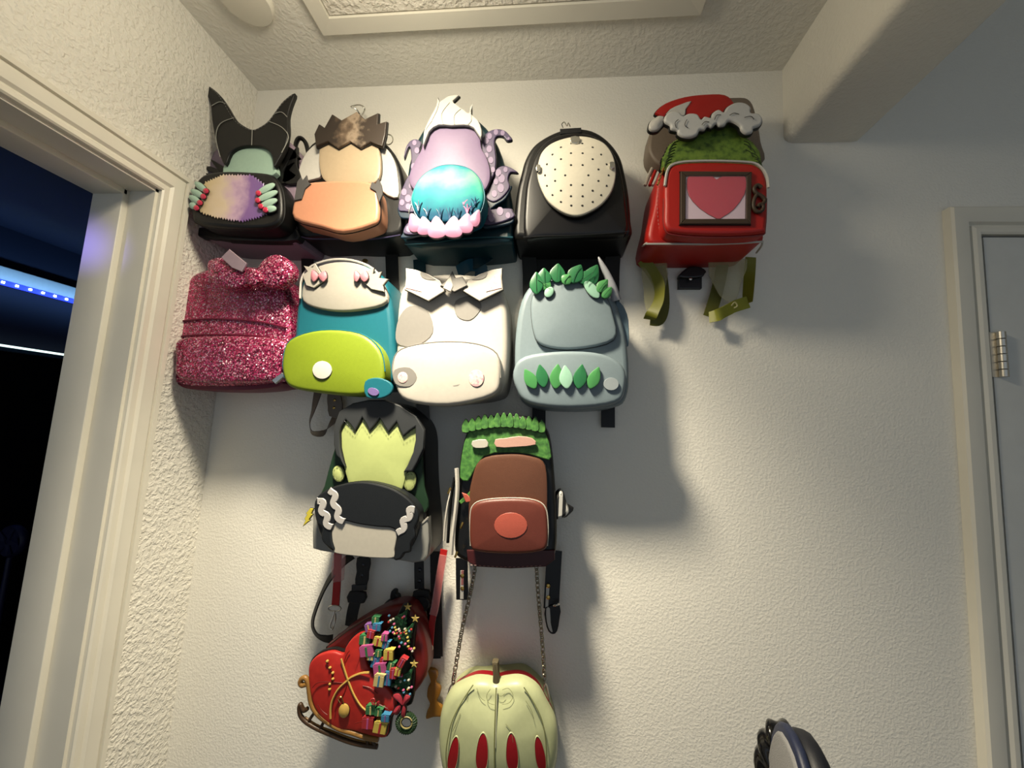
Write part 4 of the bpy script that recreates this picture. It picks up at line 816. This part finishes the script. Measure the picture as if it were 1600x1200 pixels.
for i,(x,y,w,h,ci,rot) in enumerate(((466,412,40,34,3,.1),(430,455,40,38,5,-.2),(472,450,44,36,2,.1),(440,488,40,40,4,.2),(408,520,58,46,3,.1),(478,528,54,44,1,.2),(514,505,34,36,0,.1),(418,580,72,52,0,-.12),(520,545,34,40,2,.3),(482,590,36,34,3,.1),(438,610,34,32,6,.1),(535,600,52,50,1,.05),(464,640,42,52,2,.2),(506,640,36,40,4,.1),(548,660,38,40,3,.2),(605,640,34,48,4,.5),(490,680,70,58,0,-.1),(560,700,36,50,4,.1),(585,690,30,40,1,.2),(484,738,54,60,6,.15),(530,728,38,66,2,.1),(440,895,52,44,3,.05),(482,908,40,34,3,.1),(518,938,44,36,2,.1),(424,965,62,58,4,.08),(490,990,70,58,1,.2))):
    gift(x, y, w, h, ci, .112+.0012*(i % 4)+(.003 if i > 14 else 0), rot)
for p in (((455,860),(445,835),(462,830),(462,862)), ((470,862),(488,842),(484,866))): line('ribbon_bow', z(*p), .120, .0014, leather('bow_red','#b8303a'), b)
for p in (((612,868),(590,848),(566,830),(562,812),(590,806),(608,830)), ((612,868),(618,830),(630,812),(652,822),(640,850)), ((600,862),(575,880),(560,905),(580,918),(600,890)), ((618,862),(628,890),(622,930),(606,925),(608,890))):
    slab('bow_loop', z(*p), .112, .006, leather('bow_rose','#b23a48',.35), b, .002, 2, 3, .002, .0016)
wc = z((634,957))[0]
tube('wreath', [U(wc[0]+12.2*math.cos(a), wc[1]+12.6*math.sin(a), .104) for a in [k*math.pi/42 for k in range(84)]], lambda t: .0058+.0010*math.sin(t*180), leather('wreath_green','#2c4a2c',.6), b, True, 8)
line('wreath_ribbon', [(wc[0]+9*math.cos(k*.5), wc[1]+9*math.sin(k*.5)) for k in range(13)], .110, .0012, leather('pale_gold_thread','#c2b27a'), b)
for p in (((545,300),(548,262),(560,248),(578,252),(580,270),(592,280),(596,320),(570,330)), ((510,330),(525,310),(545,305),(550,335))): slab('dark_finial', z(*p), .03, .012, BLACK, b, .003, 2, 3)
# straps, rings and clips
ribbon('red_strap', zd((268,40,.05),(266,120,.05),(262,220,.05),(254,332,.05)), .0165, leather('strap_red','#c01f1c',.35), b, .003)
slab('plastic_wrap', z((238,60),(300,60),(296,130),(292,195),(260,205),(232,196)), .056, .006, mat('rose_tinted_wrap','#d79a98',.15,0,.6,60,alpha=.35), b, .002, 1, 2)
tube('d_ring', [U(*q) for q in zd(*[(249+34*math.cos(a),345+16*math.sin(a),.052) for a in [k*math.pi/8 for k in range(16)]])], .0016, NICKEL, b, True)
tube('strap_clip', [U(*q) for q in zd((248,356,.055),(244,380,.056),(238,400,.056),(228,425,.058),(226,448,.06),(238,455,.06),(246,430,.06),(254,400,.058),(252,372,.056))], .0018, NICKEL, b, smooth=3)
ribbon('red_strap', zd((836,30,.045),(815,160,.045),(796,300,.045),(772,420,.045),(762,545,.045)), (.015,.0125), leather('strap_red','#c01f1c',.35), b, .003)
ribbon('plastic_wrap', zd((832,60,.048),(812,180,.048),(790,320,.048),(778,380,.048)), .0165, mat('rose_tinted_wrap','#d79a98',.15,0,.6,60,alpha=.35), b, .004)
tube('d_ring', [U(*q) for q in zd(*[(758+16*math.cos(a),556+18*math.sin(a),.048) for a in [k*math.pi/8 for k in range(16)]])], .0016, NICKEL, b, True)
tube('strap_clip', [U(*q) for q in zd((756,572,.05),(738,600,.05),(728,640,.052),(742,664,.052),(760,650,.05),(764,610,.05),(758,580,.05))], .0018, NICKEL, b, smooth=3)
tube('strap_clip', [U(*q) for q in zd((736,664,.052),(724,690,.055),(728,715,.055),(742,700,.055),(744,672,.052))], .0016, NICKEL, b, smooth=3)
am = slab('amber_charm', z((752,670),(790,680),(800,712),(790,745),(815,772),(812,810),(795,850),(828,880),(825,925),(780,930),(738,940),(742,900),(758,860),(742,820),(748,770),(762,740),(750,700)), .020, .008, mat('amber_resin','#9a6a22',.25,0,.1,60,alpha=.9), b, .003, 2, 3, .001)
# ---------- 13: pale lobed fruit bag on a chain
z = Z(660,860,.2832)
FRUIT = leather('pale_green_vinyl','#d5dcab',.38,.06); FRED = mat('metallic_red_leather','#9c1620',.32,.3,.2,700)
b = bag_root('shoulder_bag','pale green lobed fruit shaped bag with red openings, hanging on a chain','bag',776,1250,'shoulder bags hung below the backpacks')
fo = ((78,1040),(88,930),(112,860),(150,800),(205,765),(280,738),(350,740),(400,752),(450,742),(520,735),(580,752),(640,800),(690,890),(735,980),(748,1080),(742,1180),(715,1280),(650,1370),(560,1420),(410,1432),(270,1420),(170,1360),(105,1260),(82,1150))
slab('back_half', z((100,1040),(110,900),(150,800),(200,745),(265,712),(330,712),(385,702),(440,704),(540,696),(600,728),(660,790),(705,880),(735,1000),(740,1200),(650,1380),(410,1420),(170,1370),(105,1200)), .050, .045, leather('back_pale_green_vinyl','#c3c795',.4,.06), b, .016, 4, 4)  # back half in a slightly darker tone than the front shell
slab('red_lining', z(*[(410+(x-410)*.96, 1080+(y-1080)*.97) for x,y in fo]), .085, .05, FRED, b, .012, 4, 3)
fr = slab('front_shell', z(*fo), .112, .030, FRUIT, b, .022, 6, 3, .020)
slab('red_slit', z((425,752),(470,742),(530,732),(545,738),(520,752),(450,764)), .098, .012, FRED, b, .002, 1, 2)
def dome_d(x, y):
    # depth of the puffed shell: rim at .112, centre at .132
    dx, dy = (x-412)/325, (y-1085)/345; rr = min(1, math.hypot(dx,dy)); return .112+.020*(1-rr*rr)
def seam(pts, r, m, nm='seam'): tube(nm, [U(*z((p.x,p.y))[0], dome_d(p.x,p.y)+.0006) for p in S(pts, 6, False)], r, m, fr)
SEAMC = leather('olive_seam','#8c9160')
seam(((408,758),(404,860),(400,980),(398,1090),(400,1300)), .0014, SEAMC); seam(((412,758),(409,860),(406,980),(404,1090)), .0007, leather('pale_seam','#eef0cf'))
seam(((280,742),(215,840),(165,940),(140,1040),(130,1150),(150,1300)), .0010, SEAMC); seam(((560,755),(620,850),(660,940),(680,1050),(685,1180),(660,1300)), .0010, SEAMC)
for p in (((375,765),(355,800),(365,840),(400,852)), ((440,770),(475,762),(500,800),(480,840),(440,850)), ((300,760),(320,810),(345,830)), ((415,795),(435,805),(455,790)), ((250,790),(245,820)), ((570,830),(600,880),(615,930)), ((210,900),(190,950),(165,1000)), ((460,960),(490,1000),(500,1060))): seam(p, .0004, SEAMC, 'embossed_line')
# drip shaped red openings, evenly spaced around the shell
def opening(pts):
    P = S(pts, 4); n = len(P); c = sum(P, Vector((0,0)))/n; vs = []; fs = []
    for sc, lift in ((1.10,.0002),(1.03,.0016),(.98,.0004),(.985,.0006)):
        vs += [U(*z((c.x+(q.x-c.x)*sc, c.y+(q.y-c.y)*sc))[0], dome_d(c.x+(q.x-c.x)*sc, c.y+(q.y-c.y)*sc)+lift) for q in P]
    for j in range(2):
        for i in range(n): fs.append((j*n+i, j*n+(i+1)%n, (j+1)*n+(i+1)%n, (j+1)*n+i))
    mesh('opening_rim', vs[:3*n], fs, FRUIT, fr, True)
    V = [vs[3*n+i] for i in range(n)]; o0 = len(V)
    for s in (.8,.5,.2): V += [U(*z((c.x+(q.x-c.x)*s, c.y+(q.y-c.y)*s))[0], dome_d(c.x+(q.x-c.x)*s, c.y+(q.y-c.y)*s)+.0008) for q in P]
    fs = [(j*n+i, j*n+(i+1)%n, (j+1)*n+(i+1)%n, (j+1)*n+i) for j in range(3) for i in range(n)]+[tuple(3*n+i for i in range(n))]
    mesh('red_opening', V, fs, FRED, fr, True)
for x, y, w, h, rt_ in ((172,1120,26,92,.16),(330,1110,32,100,.05),(494,1110,32,100,-.05),(648,1120,26,92,-.16)):
    c, s = math.cos(rt_), math.sin(rt_); opening([(x+w*a*c-h*q*s, y+w*a*s+h*q*c) for a,q in ((0,-1),(.62,-.72),(.95,-.1),(1,.5),(.7,.95),(0,1.05),(-.7,.95),(-1,.5),(-.95,-.1),(-.62,-.72))])
slab('stem', z((383,622),(398,617),(416,622),(420,690),(428,752),(386,754),(388,690)), .100, .014, leather('woody_brown','#6b6047',.6,.4), b, .004, 2, 0)
def chain(pts):
    P = S([U(*q) for q in pts], 24, False); acc = [P[0]]; 
    for p in P[1:]:
        if (p-acc[-1]).length > .0072: acc.append(p)
    parts = []
    for i, (a, c) in enumerate(zip(acc, acc[1:])):
        t = (c-a).normalized(); s = t.cross(Vector((0,1,0))).normalized(); n_ = t.cross(s)
        u = (s*.75+n_*.66) if i % 2 else (s*.75-n_*.66); m_ = (a+c)/2
        ring = [m_+t*.0064*math.cos(k*math.pi/5)+u*.0042*math.sin(k*math.pi/5) for k in range(10)]
        parts.append(tube_data(ring, .0012, 5, True))
    o = joined('chain', parts, mat('antique_nickel','#8d8674',.3,1), b); o['kind'] = 'stuff'
def zd(*p): return [(660+.2832*q[0], 860+.2832*q[1], q[2]) for q in p]
chain(zd((290,60,.05),(285,130,.05),(255,280,.055),(220,430,.06),(190,600,.065),(168,740,.07)))
chain(zd((622,40,.05),(630,110,.05),(640,260,.055),(655,430,.06),(668,600,.065),(676,730,.07)))
tube('strap_clip', [U(*q) for q in zd((178,655,.07),(168,690,.072),(172,715,.072),(184,690,.07))], .0014, NICKEL, b, True, smooth=3)
tube('strap_clip', [U(*q) for q in zd((172,730,.07),(150,760,.07),(142,800,.07),(155,790,.07),(168,760,.07))], .0014, NICKEL, b, True, smooth=3)
tube('strap_clip', [U(*q) for q in zd((680,735,.07),(668,780,.07),(664,825,.07),(680,845,.07),(700,830,.07),(694,780,.07))], .0018, NICKEL, b, True, smooth=3)
tube('d_ring', [U(*q) for q in zd((690,838,.07),(680,865,.07),(690,900,.07),(700,870,.07))], .0018, GOLD, b, True, smooth=3)
# ================================================================== THE CHAIR BACK AT THE BOTTOM
ap = U(1238,1147,.42); aw = Vector((.187,.98,0)).normalized(); an_ = Vector((-.98,.187,0)).normalized()
NAVYL = leather('navy_piping_leather','#1f2742',.5); SHELL = leather('dark_navy_leather','#10131d',.55); CLOTH = mat('grey_mesh_cloth','#6f6f70',.85,0,.5,1400)
ch = thing('chair','high backed chair with grey cloth front and navy edge in the bottom corner','chair',(ap.x+.02,ap.y,0))
def chair_slab(name, grow, t0, t1, m, r):
    hw, hh = .092+grow, .30+grow; pts = []
    for k in range(48):
        a = 2*math.pi*k/48; ca, sa = math.cos(a), math.sin(a)
        pts.append((hw*math.copysign(abs(ca)**.8,ca), -.30+hh*math.copysign(abs(sa)**.9,sa)))
    vs = []; prof = [(t0,r),(t0+(t1-t0)*.15,r*.3),(t0+(t1-t0)*.4,0),(t0+(t1-t0)*.7,0),(t1-(t1-t0)*.08,r*.4),(t1,r)]
    for t, ins in prof:
        for a, q in pts:
            f = 1-ins/hw; vs.append(ap+aw*a*f+an_*t+Vector((0,0,-.30+(q+.30)*(1-ins/hh))))
    n = 48; fs = [(j*n+i, j*n+(i+1)%n, (j+1)*n+(i+1)%n, (j+1)*n+i) for j in range(len(prof)-1) for i in range(n)]+[tuple(range(n)), tuple((len(prof)-1)*n+i for i in range(n))]
    return mesh(name, vs, fs, m, ch, True, 50)
chair_slab('back_shell', -.001, -.026, -.004, SHELL, .007)
chair_slab('navy_edge', .001, -.006, .004, NAVYL, .003)
chair_slab('cloth_front', -.008, -.002, .007, CLOTH, .004)
sc = ap+an_*.24; zt = .50
def bx(c, hx_, hy_, z0, z1):
    return [c+an_*a*hx_+aw*q*hy_+Vector((0,0,z-c.z)) for z in (z0,z1) for a,q in ((-1,-1),(1,-1),(1,1),(-1,1))]
BF = [(0,1,2,3),(4,5,6,7),(0,1,5,4),(1,2,6,5),(2,3,7,6),(3,0,4,7)]
mesh('seat', bx(sc,.22,.2,.42,zt), BF, SHELL, ch); mesh('back_post', bx(ap-an_*.03,.012,.03,.40,ap.z-.35), BF, SHELL, ch)
for a in (-1,1):
    for q_ in (-1,1): mesh('leg', bx(sc+an_*a*.19+aw*q_*.17,.016,.016,0,.42), BF, SHELL, ch)
# twisted black tube standing behind the chair
hose = thing('ribbed_hose','glossy black spiral ribbed hose loop behind the navy edged chair','hose',U(1199,1200,.36))
P = S([U(*p) for p in ((1204,1330,.355),(1202,1260,.355),(1201,1196,.355),(1206,1163,.355),(1216,1147,.352),(1230,1150,.345),(1238,1170,.34),(1240,1230,.335),(1240,1330,.335))], 16, False)
vs, fs = tube_data(P, 1, 24); n = len(P)
for i, p in enumerate(P):
    for k in range(24):
        j = i*24+k; a = 2*math.pi*k/24; d_ = (vs[j]-p); vs[j] = p+d_.normalized()*(.0135+.0022*math.cos(3*a+i*.42))
mesh('hose', vs, fs, mat('gloss_black_plastic','#0b0b0c',.14), hose, True, 80)
